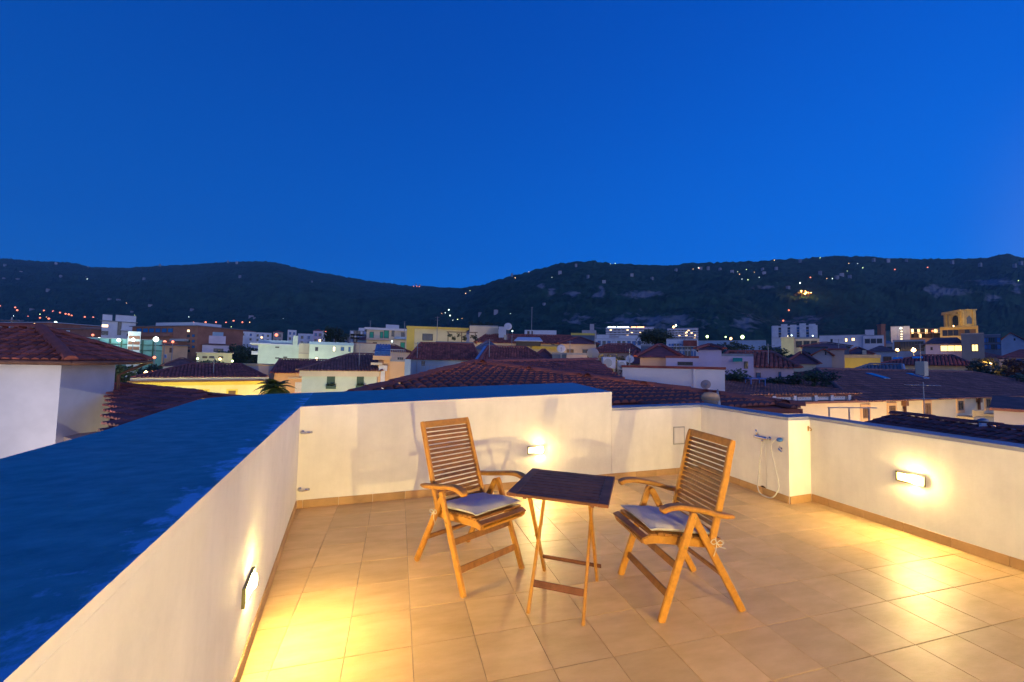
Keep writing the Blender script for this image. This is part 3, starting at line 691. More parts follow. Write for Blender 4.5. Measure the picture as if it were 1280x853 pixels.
#@@TOWN
# ================================================================== TOWN: builders
ROOT_Z = 0.0
def tile_mesh(w, ln, n=4):
    vs = []; fs = []
    for k, (v, dz, sc) in enumerate(((0, .028, 1.0), (ln, .0, .86))):
        for i in range(n+1):
            a = pi*i/n; vs.append((-cos(a)*w*.5*sc, v, sin(a)*w*.34*sc+dz))
    for i in range(n): fs.append((i, i+1, n+2+i, n+1+i))
    fs.append(tuple(range(n, -1, -1)))
    return vs, fs
def roof_frame(poly):
    p0, p1 = V(poly[0]), V(poly[1]); u = (p1-p0).normalized(); nrm = V((0, 0, 0))
    for i in range(1, len(poly)-1): nrm += (V(poly[i])-p0).cross(V(poly[i+1])-p0)
    nrm.normalize()
    if nrm.z < 0: nrm = -nrm
    v = nrm.cross(u)
    if v.z < 0: v = -v; 
    return p0, u, v, nrm
def tile_spots(poly, w, ex):
    p0, u, v, nrm = roof_frame(poly)
    P2 = [((V(p)-p0).dot(u), (V(p)-p0).dot(v)) for p in poly]
    if sum(P2[i-1][0]*P2[i][1]-P2[i][0]*P2[i-1][1] for i in range(len(P2))) < 0: P2 = P2[::-1]
    us = [p[0] for p in P2]; vs = [p[1] for p in P2]; out = []
    nu = int((max(us)-min(us))/w)+1; nv = int((max(vs)-min(vs))/ex)+1
    for i in range(nu+1):
        for j in range(nv+1):
            a, b = min(us)+w*(i+.5), min(vs)+ex*(j+.35)
            if all((P2[k][0]-P2[k-1][0])*(b-P2[k-1][1])-(P2[k][1]-P2[k-1][1])*(a-P2[k-1][0]) >= -.02 for k in range(len(P2))):
                out.append(p0+u*a+v*(b-ex*.5))
    return out, u, v, nrm
def lay_tiles(poly, m, parent, w=.24, ex=.36, name='roof_tiles', single=0, mw=None):
    """coppi laid on a roof plane; the first edge of poly is the eave. single: that many nearest ones become parts of their own"""
    spots, u, v, nrm = tile_spots(poly, w, ex)
    tv, tf = tile_mesh(w*.92, ex*1.15)
    if single:
        spots.sort(key=lambda p: ((mw @ p)-CAM).length if mw else 0)
        me = MB().add(tv, tf).mesh('roof_tile', m, False); R3 = Matrix((u, v, nrm)).transposed()
        for p in spots[:single]:
            o = link('roof_tile', me, parent); q = p+nrm*(.012+random.uniform(-.004, .004))
            o.matrix_local = Matrix.Translation(q) @ (R3 @ Matrix.Rotation(random.uniform(-.03, .03), 3, 'Z')).to_4x4()
        spots = spots[single:]
    if not spots: return
    vs = []; fs = []
    for p in spots:
        q = p+nrm*(.012+random.uniform(-.006, .006)); jx = random.uniform(-.012, .012); o = len(vs)
        for a, b, c in tv: vs.append(tuple(q+u*(a+jx)+v*b+nrm*c))
        for f in tf: fs.append(tuple(i+o for i in f))
    MB().add(vs, fs).build(name, m, parent, kind='stuff')
def ridge_line(a, b, m, parent, r=.13, step=.38, name='ridge_tile'):
    a, b = V(a), V(b); d = b-a; n = max(1, int(d.length/step)); d.normalize(); L_ = (V(b)-V(a)).length/n
    up = V((0, 0, 1)); side = d.cross(up).normalized(); nn = side.cross(d)
    me = None
    for k in range(n):
        if me is None:
            mb = MB(); seg = 6; vs = []
            for v, sc, dz in ((-.03, 1.0, .0), (L_+.02, .84, .03)):
                for i in range(seg+1): q = pi*i/seg; vs.append((v, -cos(q)*r*sc, sin(q)*r*.85*sc+dz))
            fs = [(i, i+1, seg+2+i, seg+1+i) for i in range(seg)]+[tuple(range(seg, -1, -1)), tuple(range(seg+1, 2*seg+2))]
            me = mb.add(vs, fs).mesh(name, m)
        o = link(name, me, parent); o.matrix_local = Matrix.Translation(a+d*(k*L_)+nn*random.uniform(.035, .055)) @ Matrix((d, -side, nn)).transposed().to_4x4()
def slab(poly, th, m, parent, name='roof'):                     # a roof plane with thickness
    n = len(poly); nrm = roof_frame(poly)[3]
    top = [V(p) for p in poly]; bot = [p-nrm*th for p in top]
    return MB().add(top+bot, [tuple(range(n)), tuple(range(2*n-1, n-1, -1))]+[(i, n+i, n+(i+1) % n, (i+1) % n) for i in range(n)]).build(name, m, parent)
WM = {}
class Bld:
    """a building whose front runs from pixel column xl (at distance Dl) to xr (at Dr); local x along the front, y into the block, z up"""
    def __init__(s, name, label, cat, xl, xr, yt, Dl, Dr, depth, wall, group=None, base=None, plain=False):
        if abs(Dl-Dr) <= 1.6:                                    # square to the line of sight
            tm, tl, tr = (xl+xr-1280)/2/F, (xl-640)/F, (xr-640)/F; Dm = (Dl+Dr)/2; Dl, Dr = Dm*(1+tm*tm)/(1+tm*tl), Dm*(1+tm*tm)/(1+tm*tr)
        yl = hz(xl); pL = dep(xl, yl, Dl); pR = dep(xr, hz(xr), Dr); d = V((pR.x-pL.x, pR.y-pL.y, 0)); s.L = d.length; s.D = (Dl+Dr)/2
        s.rz = atan2(d.y, d.x); s.o = V((pL.x, pL.y, 0)); s.depth = depth; s.base = G0-.3 if base is None else base
        s.zt = dep(xl, yt, Dl).z
        s.t = thing(name, label, cat, s.o, s.rz, group); s.M = Matrix.Translation(s.o) @ Matrix.Rotation(s.rz, 4, 'Z'); s.Mi = s.M.inverted()
        if not plain: s.wall = MB().box((0, 0, s.base), (s.L, depth, s.zt)).build('wall', wall, s.t)
    def loc(s, x, y, ly=0.):                                     # pixel -> local (x,z) on the plane y = ly
        c = s.Mi @ CAM; d = s.Mi.to_3x3() @ ray(x, y); k = (ly-c.y)/d.y; p = c+d*k; return p.x, p.z
    def zpx(s, y, x=None): x = x if x is not None else px_of(s.M @ V((s.L/2, 0, 0)))[0]; return s.loc(x, y)[1]
    def flat(s, m='felt_grey', rim=None, rh=.35, rw=.3, over=.0):
        if rim:
            x0, x1, y0, y1 = -over, s.L+over, -over, s.depth+over; z = s.zt+.003
            MB().box((x0, y0, z), (x1, y0+rw, z+rh)).box((x0, y1-rw, z), (x1, y1, z+rh)).box((x0, y0+rw, z), (x0+rw, y1-rw, z+rh)).box((x1-rw, y0+rw, z), (x1, y1-rw, z+rh)).build('roof_parapet', rim, s.t)
            MB().box((x0+rw+.005, y0+rw+.005, z), (x1-rw-.005, y1-rw-.005, z+.08)).build('roof', m, s.t)
        else: MB().box((-over, -over, s.zt+.003), (s.L+over, s.depth+over, s.zt+.16)).build('roof', m, s.t)
        return s
    def hip(s, m, rise, ov=.5, rl=None, rr=None, tiles=None, cornice=None, yr=.5, x0=None, x1=None, ridge=True):
        """hip roof; rl, rr: local x of the ridge ends (default 45 degree hips, pass the eave x for a gable end)"""
        a, b, c, d = (-ov if x0 is None else x0), (s.L+ov if x1 is None else x1), -ov, s.depth+ov; z = s.zt+.004
        ry = c+(d-c)*yr; rl = a+min((d-c)/2, (b-a)*.45) if rl is None else rl; rr = b-min((d-c)/2, (b-a)*.45) if rr is None else rr
        e0, e1, e2, e3 = (a, c, z), (b, c, z), (b, d, z), (a, d, z); r1, r2 = (rl, ry, z+rise), (rr, ry, z+rise)
        planes = [[e0, e1, r2, r1], [e2, e3, r1, r2], [e1, e2, r2], [e3, e0, r1]]
        vs = [e0, e1, e2, e3, r1, r2]; low = [(p[0], p[1], p[2]-.0) for p in vs[:4]]
        rf = MB().add(vs, [(0, 1, 5, 4), (2, 3, 4, 5), (1, 2, 5), (3, 0, 4), (3, 2, 1, 0)]).build('roof', m, s.t)
        if tiles:
            for p in planes[:1]+planes[2:]: lay_tiles(p, m, rf, tiles, tiles*1.5)
        if ridge and s.D < 60:
            for p, q in ((r1, r2), (e0, r1), (e1, r2)): ridge_line(p, q, m, rf, .16, .45)
        if cornice: MB().box((-.18, -.18, s.zt-.45), (s.L+.18, s.depth+.18, s.zt-.003)).build('cornice', cornice, s.t)
        return s
    def gable_front(s, m, rise, ov=.35, xr=.5):                  # ridge runs away from the viewer
        a, b, c, d, z = -ov, s.L+ov, -ov, s.depth+ov, s.zt+.004; x = s.L*xr
        MB().add([(0, 0, z), (s.L, 0, z), (x, 0, z+rise*.96), (0, s.depth, z), (s.L, s.depth, z), (x, s.depth, z+rise*.96)], [(0, 1, 2), (3, 5, 4), (0, 2, 5, 3), (1, 4, 5, 2), (0, 3, 4, 1)]).build('gable', s.wall.data.materials[0], s.t)
        for e, f in ((a, c), (b, d)): pass
        zo = z-ov*rise/max(x, .1)*.0+.02
        slab([(a, d, zo), (a, c, zo), (x, c, zo+rise), (x, d, zo+rise)], .1, m, s.t); slab([(b, c, zo), (b, d, zo), (x, d, zo+rise), (x, c, zo+rise)], .1, m, s.t)
        return s
    def shed(s, m, rise, ov=.3, tiles=None, back=True):          # one slope rising away from the viewer
        a, b, c, d, z = -ov, s.L+ov, -ov, s.depth+ov, s.zt+.004
        rf = MB().add([(a, c, z), (b, c, z), (b, d, z+rise), (a, d, z+rise), (a, c, z+.12), (b, c, z+.12), (b, d, z+rise+.12), (a, d, z+rise+.12)], [(3, 2, 1, 0), (4, 5, 6, 7), (0, 1, 5, 4), (1, 2, 6, 5), (2, 3, 7, 6), (3, 0, 4, 7)]).build('roof', m, s.t)
        MB().add([(0, 0, z), (s.L, 0, z), (s.L, s.depth, z), (0, s.depth, z), (s.L, s.depth, z+rise-.02), (0, s.depth, z+rise-.02)], [(0, 3, 5), (1, 4, 2), (2, 4, 5, 3), (0, 5, 4, 1)]).build('gable', s.wall.data.materials[0], s.t)
        if tiles: lay_tiles([(a, c, z+.12), (b, c, z+.12), (b, d, z+rise+.12), (a, d, z+rise+.12)], m, rf, tiles, tiles*1.5)
        return s
    def win(s, x0, y0, x1, y1, kind='dark', frame='frame_dark', mull=1, sill=None, surround=None):
        a, zt = s.loc(x0, y0); b, zb_ = s.loc(x1, y1); zt = s.loc((x0+x1)/2, y0)[1]; zb_ = s.loc((x0+x1)/2, y1)[1]
        return s.win_l(a, zb_, b, zt, kind, frame, mull, sill, surround)
    def win_l(s, a, z0, b, z1, kind='dark', frame='frame_dark', mull=1, sill=None, surround=None):
        w, h = b-a, z1-z0; f = min(.09, w*.12); key = (round(w, 2), round(h, 2), frame, mull, kind, surround, sill)
        pm = {'dark': 'glass_dark', 'lit': 'lit_window', 'warm': 'lit_warm', 'pale': 'lit_pale', 'brown': 'shutter_brown', 'green': 'shutter_green', 'teal': 'teal_awning', 'blue': 'solar_blue', 'white': 'frame_white'}[kind]
        if key not in WM:
            mb = MB(); mb.box((0, -.05, 0), (f, .02, h)).box((w-f, -.05, 0), (w, .02, h)).box((f, -.049, h-f), (w-f, .02, h)).box((f, -.049, 0), (w-f, .02, f))
            for k in range(1, mull+1): x = f+(w-2*f)*k/(mull+1); mb.box((x-f*.35, -.045, f), (x+f*.35, .02, h-f))
            fr = mb.mesh('window', frame)
            pane = MB().box((f*.9, -.025, f*.9), (w-f*.9, .01, h-f*.9)).mesh('pane', pm)
            su = None
            if surround:
                q = .16; su = MB().box((-q, -.04, -q), (-.004, .02, h+q)).box((w+.004, -.04, -q), (w+q, .02, h+q)).box((-.004, -.039, h+.004), (w+.004, .02, h+q)).box((-.004, -.039, -q), (w+.004, .02, -.004)).mesh('surround', surround)
            si = MB().box((-.15, -.28, -.30), (w+.15, -.052, -.17)).mesh('sill', sill) if sill else None
            WM[key] = (fr, pane, su, si)
        fr, pane, su, si = WM[key]
        o = link('window', fr, s.t); o.location = (a, 0, z0); link('pane', pane, o)
        if su: link('surround', su, o)
        if si: link('sill', si, o)
        return o
    def grid(s, nx, ny, z0, z1, ww, wh, kinds=('dark',), x0=None, x1=None, frame='frame_dark', sd=1):
        rnd = random.Random(sd); x0 = .06*s.L if x0 is None else x0; x1 = .94*s.L if x1 is None else x1
        for i in range(nx):
            for j in range(ny):
                cx = x0+(x1-x0)*(i+.5)/nx; cz = z0+(z1-z0)*(j+.5)/ny; s.win_l(cx-ww/2, cz-wh/2, cx+ww/2, cz+wh/2, rnd.choice(kinds), frame, 0 if s.D > 90 else 1)
        return s
    def band(s, y0, y1, m, x0=None, x1=None, out=.35, name='balcony'):           # slab or band across the front, given in pixels
        a = 0 if x0 is None else s.loc(x0, y0)[0]; b = s.L if x1 is None else s.loc(x1, y0)[0]; xm = px_of(s.M @ V(((a+b)/2, 0, 0)))[0]
        z1, z0 = s.loc(xm, y0)[1], s.loc(xm, y1)[1]
        MB().box((a, -out, z0), (b, -.002, z1)).build(name, m, s.t); return s
    def block(s, a, b, m, name='roof_block'): MB().box(a, b).build(name, m, s.t); return s

def street_lamp(p, m, r, label, group=None, pole=6., power=0, col=(1, .62, .25), shaded=False):
    p = V(p); t = thing('street_lamp', label, 'street lamp', (p.x, p.y, p.z-pole), 0, group)
    MB().tube([(0, 0, 0), (0, 0, pole*.7), (0, 0, pole-r*.9)], [.09, .07, .05], 6).build('pole', 'metal_grey', t)
    MB().lathe([(r*.2, -r), (r*.75, -r*.6), (r, 0), (r*.75, r*.6), (r*.3, r)], (0, 0, pole), V((0, 0, 1)), 10).build('lamp_globe', m, t, True)
    if power:
        ld = bpy.data.lights.new('lamp_light', 'POINT'); ld.energy = power; ld.color = col; ld.shadow_soft_size = .15
        lo = bpy.data.objects.new('lamp_light', ld); COL.objects.link(lo); lo.parent = t; lo.location = (0, -.0, pole+r+.25)
    return t
def dish(px, y, D, rad_, label, m='pale_metal', face=None, mast=2.5):
    c = dep(px, y, D); d = (CAM-c); d.z = 0; d.normalize(); d = (Matrix.Rotation(face or 0, 3, 'Z') @ d+V((0, 0, .35))).normalized()
    t = thing('satellite_dish', label, 'satellite dish', (c.x, c.y, c.z-mast))
    k = V((0, 0, mast)); MB().tube([(0, 0, 0), (0, 0, mast-.02)], .035, 6).build('mast', 'metal_grey', t)
    MB().lathe([(.001, .0), (rad_*.5, rad_*.06), (rad_*.85, rad_*.17), (rad_, rad_*.24), (rad_, rad_*.27), (rad_*.5, rad_*.09), (.001, .03)], k+d*.08, d, 18).build('reflector', m, t, True)
    e = k+d*(rad_*.95); MB().tube([k+d*.1-V((0, 0, rad_*.95)), e-V((0, 0, rad_*.25)), e], .018, 6).lathe([(.05, 0), (.05, .1)], e, -d, 8).build('feed_arm', 'metal_grey', t)
    return t
def antenna(px, y, D, h, label, arms=3, aw=.8):
    p = dep(px, y, D); t = thing('tv_antenna', label, 'antenna', (p.x, p.y, p.z-h))
    MB().tube([(0, 0, 0), (0, 0, h)], .010+D*.0005, 6).build('mast', 'metal_grey', t)
    for k in range(arms):
        z = h-.1-k*.45; b = MB().tube([(-aw*.5, 0, z), (aw*.5, 0, z)], .016, 5)
        for q in range(6): x = -aw*.45+aw*.9*q/5; b.tube([(x, -.22+.02*q, z), (x, .22-.02*q, z)], .009, 4)
        o = b.build('antenna_arm', 'metal_grey', t); o.rotation_euler = (0, 0, -yaw+.35*k-.3)
    return t
def leaf_cloud(mb, c, rx, ry, rz_, n, s, rnd):
    for _ in range(n):
        while True:
            q = V((rnd.uniform(-1, 1), rnd.uniform(-1, 1), rnd.uniform(-1, 1)))
            if q.length <= 1: break
        q = q*(.55+.45*q.length) if q.length else q
        p = V(c)+V((q.x*rx, q.y*ry, q.z*rz_)); a = V((rnd.gauss(0, 1), rnd.gauss(0, 1), rnd.gauss(0, 1))).normalized(); b = a.orthogonal().normalized(); k = s*rnd.uniform(.6, 1.3)
        mb.add([p-a*k, p+b*k*.5, p+a*k, p-b*k*.5], [(0, 1, 2, 3)])
def tree(name, label, cat, px, ytop, D, h, w, ch, m, sd, group=None, clumps=22, leaves=70, ls=.3, umbrella=False):
    rnd = random.Random(sd); p = dep(px, ytop, D); t = thing(name, label, cat, (p.x, p.y, p.z-h), 0, group)
    ht = h-ch*.75; cr = MB(); tr = MB(); tr.tube([(0, 0, 0), (rnd.uniform(-.1, .1)*w*.3, 0, ht*.5), (0, 0, ht), (0, 0, h-ch*.35)], [.05*w*.6+.06, .04*w*.6+.05, .03*w*.6+.04, .03], 7)
    for k in range(clumps):
        a = rnd.uniform(0, 2*pi); q = sqrt(rnd.random())*.80
        if umbrella: zz = h-ch*(.25+.45*q*q)+rnd.uniform(-.1, .1)*ch; rz_ = ch*.24
        else: zz = h-ch*.5+rnd.uniform(-.38, .40)*ch*sqrt(max(.05, 1-q*q)); rz_ = ch*rnd.uniform(.13, .2)
        c = (cos(a)*q*w*.5, sin(a)*q*w*.5, zz); r = w*rnd.uniform(.11, .19)
        leaf_cloud(cr, c, r, r, rz_, leaves, ls, rnd)
        if k % 3 == 0: tr.tube([(0, 0, ht), (c[0]*.5, c[1]*.5, (ht+c[2])*.5), c], [.06, .045, .02], 5)
    tr.build('trunk', 'bark', t); cr.build('crown', m, t)
    return t

# ================================================================== TOWN: near roofs
# --- house on the left with hip roof
def left_house():
    c = dep(88, 452, 11.0); ang = yaw
    cw = lambda a, b: (cr_*a+cf*b)                              # camera-frame directions
    ld, rd = cw(-.95, -.30).normalized(), cw(-.30, .95).normalized()
    rz = atan2(rd.y, rd.x); t = thing('house', 'white walled house at the left edge with red hip roof above the blue parapet', 'house', (c.x, c.y, 0), rz)
    ze = 1.30; W_, L_ = 3.83, 11.; rise = .92                   # local x = right direction, local y = left direction
    e = [(0, 0, ze), (W_, 0, ze), (W_, L_, ze), (0, L_, ze)]; r1, r2 = (W_/2, W_/2, ze+rise), (W_/2, L_-W_/2, ze+rise)
    rf = MB().add(e+[r1, r2]+[(p[0], p[1], ze-.05) for p in e], [(0, 1, 4), (1, 2, 5, 4), (2, 3, 5), (3, 0, 4, 5), (6, 7, 1, 0), (7, 8, 2, 1), (8, 9, 3, 2), (9, 6, 0, 3), (9, 8, 7, 6)]).build('roof', 'roof_tile', t)
    lay_tiles([e[0], e[1], r1], 'roof_tile', rf, .20, .30); lay_tiles([e[3], e[0], r1, r2], 'roof_tile', rf, .20, .30); lay_tiles([e[1], e[2], r2, r1], 'roof_tile', rf, .20, .30)
    for a, b in ((e[0], r1), (e[1], r1), (r1, r2)): ridge_line(a, b, 'roof_tile', rf, .15, .40)
    MB().box((.45, .45, G0), (W_-1.0, L_-.45, ze-.052)).build('wall', 'house_white', t)
    gt = MB()
    for p, q in ((( -.07, L_), (-.07, -.07)), ((-.07, -.07), (W_, -.07))):
        gt.tube([(p[0], p[1], ze-.06), (q[0], q[1], ze-.06)], .065, 8)
    gt.build('gutter', 'rust', t, True)
    MB().tube([(W_-.15, -.05, ze-.08), (W_-.55, .20, ze-.30), (W_-.93, .38, ze-.5), (W_-.93, .38, G0)], .05, 8).build('downpipe', 'rust', t, True)
    MB().box((.0, .0, ze-.11), (W_-.02, .445, ze-.055)).box((.0, .45, ze-.11), (.445, L_-.02, ze-.055)).build('eave_board', 'w_tan', t)
left_house()
def low_roof_house():
    a, b = dep(140, 482.5, 15), dep(250, 499, 12.2); d = V((b.x-a.x, b.y-a.y, 0)); L_ = d.length; rz = atan2(d.y, d.x)
    t = thing('house', 'low house with dark purple red tile roof between the left parapet and the yellow building', 'house', (a.x, a.y, 0), rz)
    zr = a.z; zr2 = a.z; w = 4.2; dz = 1.1
    MB().box((L_*.5, -w*.5, G0), (L_-.2, w-.3, zr-dz-.12)).build('wall', 'w_tan', t)
    Mi = (Matrix.Translation((a.x, a.y, 0)) @ Matrix.Rotation(rz, 4, 'Z')).inverted(); q = Mi @ dep(139, 500, 8.3); xs, w = q.x, -q.y; dz = .16*w
    p1 = [(xs, -w, zr-dz), (max(L_+2.2, xs+1.6), -w, zr2-dz), (L_+.1, 0, zr2), (0, 0, zr)]; p2 = [(L_, w, zr2-dz), (0, w, zr-dz), (0, 0, zr), (L_, 0, zr2)]
    for p in (p1, p2): rf = slab(p, .09, 'roof_tile_dark', t); lay_tiles(p, 'roof_tile_dark', rf, .20, .30)
    ridge_line((0, 0, zr), (L_, 0, zr2), 'roof_tile_dark', rf, .13, .4)
low_roof_house()
def centre_roof():
    A, Lc, H = dep(592, 455.5, 13), dep(475, 487.5, 8.0), dep(887, 495.5, 10.6)
    Bk, Kk = dep(745, 451.5, 20), dep(792, 486, 13.5)
    H2 = A+(H-A)*1.30; L2 = A+(Lc-A)*1.25; K2 = Kk+(Kk-Bk)*.25
    t = thing('house', 'neighbouring house with broad low tiled hip roof directly behind the back parapet', 'house', (A.x, A.y, 0)); o = V((A.x, A.y, 0)); mw = Matrix.Translation(o)
    A, L2, H2, Bk, K2 = [p-o for p in (A, L2, H2, Bk, K2)]
    Lb = V((L2.x-1.5, L2.y+9, Bk.z-1.6))
    front = [L2, H2, A]; side = [H2, K2, Bk, A]
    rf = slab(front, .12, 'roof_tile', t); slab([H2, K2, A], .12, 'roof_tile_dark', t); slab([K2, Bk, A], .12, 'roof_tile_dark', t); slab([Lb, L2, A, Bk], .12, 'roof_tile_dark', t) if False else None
    # eaves line for the tile courses follows the contour of the plane
    p0 = V(L2); n = (H2-L2).cross(A-L2).normalized(); n = n if n.z > 0 else -n
    con = n.cross(V((0, 0, 1))).normalized()
    if con.dot(H2-L2) < 0: con = -con
    low = min((L2, H2), key=lambda q: q.z)
    def poly_tiles(poly, m, single, w, ex):
        nrm = roof_frame(poly)[3]; con = V((0, 0, 1)).cross(nrm).normalized(); lowp_ = min(poly, key=lambda q: q.z)
        dn = con.cross(nrm); dn = dn if dn.z < 0 else -dn
        # express in a frame whose first edge is the contour line
        u = con; v = -dn
        P2 = [((p-lowp_).dot(u), (p-lowp_).dot(v)) for p in poly]
        if sum(P2[i-1][0]*P2[i][1]-P2[i][0]*P2[i-1][1] for i in range(len(P2))) < 0: P2 = P2[::-1]
        spots = []; us = [p[0] for p in P2]; vs_ = [p[1] for p in P2]
        for i in range(int((max(us)-min(us))/w)+1):
            for j in range(int((max(vs_)-min(vs_))/ex)+1):
                a, b = min(us)+w*(i+.5), min(vs_)+ex*(j+.3)
                if all((P2[k][0]-P2[k-1][0])*(b-P2[k-1][1])-(P2[k][1]-P2[k-1][1])*(a-P2[k-1][0]) >= 0 for k in range(len(P2))): spots.append(lowp_+u*a+v*(b-ex*.4))
        tv, tf = tile_mesh(w*.93, ex*1.15); R3 = Matrix((u, v, nrm)).transposed()
        def shown(p):
            x, y = px_of(p+o); top = lerp_tab([(360, 489), (560, 483), (735, 480), (770, 490), (771, 507), (870, 502), (990, 515), (1280, 550)], x); return y < top+3
        spots.sort(key=lambda p: (not shown(p), (p+o-CAM).length))
        me = MB().add(tv, tf).mesh('roof_tile', m)
        for p in spots[:single]:
            ob = link('roof_tile', me, t); ob.matrix_local = Matrix.Translation(p+nrm*(.01+random.uniform(0, .012))) @ (R3 @ Matrix.Rotation(random.uniform(-.035, .035), 3, 'Z')).to_4x4()
        vs = []; fs = []
        for p in spots[single:]:
            k = len(vs); q = p+nrm*(.01+random.uniform(0, .012))
            vs += [tuple(q+u*a+v*b+nrm*c) for a, b, c in tv]; fs += [tuple(i+k for i in f) for f in tf]
        if vs: MB().add(vs, fs).build('roof_tiles', m, t, kind='stuff')
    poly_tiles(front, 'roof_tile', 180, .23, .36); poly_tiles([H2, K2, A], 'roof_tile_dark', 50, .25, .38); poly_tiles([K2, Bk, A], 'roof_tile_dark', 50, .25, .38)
    ridge_line(A, H2, 'roof_tile', t, .15, .42); ridge_line(A, L2, 'roof_tile', t, .12, .42); ridge_line(A, Bk, 'roof_tile', t, .13, .45)
    foot = [(L2.x+.3, L2.y+.4), (H2.x-.4, H2.y+.3), (K2.x-.3, K2.y-.3), (Bk.x-.2, Bk.y-.4)]
    MB().prism(foot, G0, [L2.z-.25, H2.z-.25, K2.z-.25, min(Bk.z-1.0, L2.z-.25)]).build('wall', 'w_tan', t)
centre_roof()
# chimney-like vents just behind the low parapet
def vents():
    p = dep(888, 497, 7.6); t = thing('roof_vent', 'pale domed clay vent cap just behind the low parapet corner', 'vent', (p.x, p.y, p.z-.9))
    MB().lathe([(.11, 0), (.11, .82), (.15, .83), (.15, .86)], (0, 0, 0), V((0, 0, 1)), 14).build('pipe', 'w_tan', t, True); MB().lathe([(.17, .86), (.16, .93), (.11, .985), (.03, 1.0)], (0, 0, 0), V((0, 0, 1)), 14).build('cap', 'w_orange', t, True)
    p = dep(897, 490, 7.8); t = thing('roof_finial', 'grey pointed finial beside the domed vent cap', 'finial', (p.x, p.y, p.z-1.2))
    MB().lathe([(.10, 0), (.09, .75), (.05, 1.0), (.012, 1.25)], (0, 0, 0), V((0, 0, 1)), 10).build('spike', 'metal_grey', t, True)
vents()

# --- N7 white blank wall with a dish, right of the centre roof
b = Bld('building', 'blank white walled building with thin red coping behind the low parapet', 'building', 778, 906, 459.5, 17.2, 17.0, 5, 'w_white').flat('felt_grey', 'roof_far', .10, .25, .04)
MB().tube([(b.loc(867, 470)[0], -.05, b.zt), (b.loc(867, 470)[0], -.05, b.zt-3)], .04, 6).build('downpipe', 'w_white', b.t)
dish(883, 482, 16.0, .19, 'grey satellite dish fixed to the blank white wall', 'w_tan', -.2, .5)
for (px, y, w, hh, lab) in ((760.5, 454.5, .62, .55, 'white air conditioner outdoor unit beneath the lit tree lamp'), (777, 456, .38, .45, 'narrow white air conditioner unit at the left end of the blank wall')):
    p = dep(px, y+6.5, 19); t = thing('air_conditioner', lab, 'air conditioner', p, -yaw)
    MB().cbox((-w/2, -.15, 0), (w/2, .15, hh), .02).build('casing', 'frame_white', t); MB().lathe([(.001, 0), (hh*.36, .001), (hh*.36, .02), (.001, .021)], (-w*.1, -.152, hh*.5), V((0, -1, 0)), 16).build('fan_grille', 'metal_grey', t)
    MB().box((-w/2, -.1, -2.2), (-w/2+.05, .1, -.002)).box((w/2-.05, -.1, -2.2), (w/2, .1, -.002)).build('stand', 'metal_grey', t)
# --- N4 roof-level veranda house and its terrace
b = Bld('house', 'low house with dark tiled canopy over a row of small white framed windows', 'house', 900, 1066, 503.5, 17.0, 20.0, 7, 'w_cream')
z0 = b.zt+.003; zw = b.zpx(494.5); zr = b.zpx(482)
MB().box((0, .02, z0), (b.L, 6.8, zw)).build('veranda_wall', 'w_navy', b.t)
for px in (911, 965, 991, 1017, 1037, 1059):
    x = b.loc(px, 498)[0]; MB().box((x-.10, -.12, z0+.002), (x+.10, .015, zw-.002)).build('pier', 'frame_white', b.t)
for x0, x1 in ((925, 941), (944, 961), (969, 987), (996, 1013), (1021, 1034), (1041, 1055)):
    a, c = b.loc(x0, 498)[0], b.loc(x1, 498)[0]
    o = b.win_l(a, z0+.04, c, zw-.03, 'dark', 'frame_white', 3)
rf = slab([(-.3, -.10, zw+.01), (b.L+.3, -.10, zw+.01), (b.L+.3, 3.2, zr), (-.3, 3.2, zr)], .08, 'roof_tile_brown', b.t); lay_tiles([(-.3, -.10, zw+.01), (b.L+.3, -.10, zw+.01), (b.L+.3, 3.2, zr), (-.3, 3.2, zr)], 'roof_tile_brown', rf, .22, .34)
MB().box((-.3, -.30, z0-.10), (b.L+.3, -.003, z0-.004)).build('eave_band', 'roof_tile_brown', b.t)
MB().cbox((-.3, 3.22, zr-.3), (b.L*.93, 3.5, zr+.13), .03).build('red_coping', 'roof_far', b.t); MB().box((0, 3.51, zr-.5), (b.L, 6.9, zr-.08)).build('terrace_slab', 'felt_grey', b.t)
N4 = b
# --- N5 long cream house on the right
b = Bld('house', 'long cream house on the right with brown hip roof, shuttered windows and two balconies', 'house', 1058, 1345, 502, 20.4, 33.0, 9, 'w_cream')
b.hip('roof_tile_brown', 1.55, .55, rl=5.5, rr=None, tiles=.24)
for (x0, y0, x1, y1, k) in ((1077.5, 509.5, 1085.5, 523, 'brown'), (1110.5, 507.5, 1118.5, 521, 'brown'), (1155, 504.5, 1162.5, 518.5, 'brown'), (1196.5, 501.5, 1203.5, 513, 'dark'), (1231.5, 498.5, 1237.5, 510, 'dark'), (1262.5, 496.5, 1267, 502.5, 'brown')):
    b.win(x0, y0, x1, y1, k, 'shutter_brown' if k == 'brown' else 'frame_dark', 1, None, 'w_orange')
for (x0, x1, y0, y1) in ((1195, 1209, 512.5, 522), (1229, 1243, 509.5, 519)):
    a, zt = b.loc(x0, y0); c, zz = b.loc(x1, y1); MB().box((a, -.75, zz), (c, -.003, zz+.14)).build('balcony', 'w_stone', b.t)
    rl_ = MB(); n = 9
    for k in range(n+1): x = a+.03+(c-a-.06)*k/n; rl_.box((x-.02, -.74, zz+.143), (x+.02, -.70, zt))
    rl_.box((a, -.75, zt+.001), (c, -.69, zt+.06)).build('railing', 'w_stone', b.t)
for px in (1128.5, 1221.5): x = b.loc(px, 505)[0]; MB().tube([(x, -.09, b.zt-.05), (x, -.09, G0)], .07, 8).build('downpipe', 'rust', b.t, True); MB().box((x-.16, -.2, b.zt-.32), (x+.16, -.003, b.zt-.06)).build('rain_hopper', 'rust', b.t)
xr_ = b.loc(1171, 470)[0]
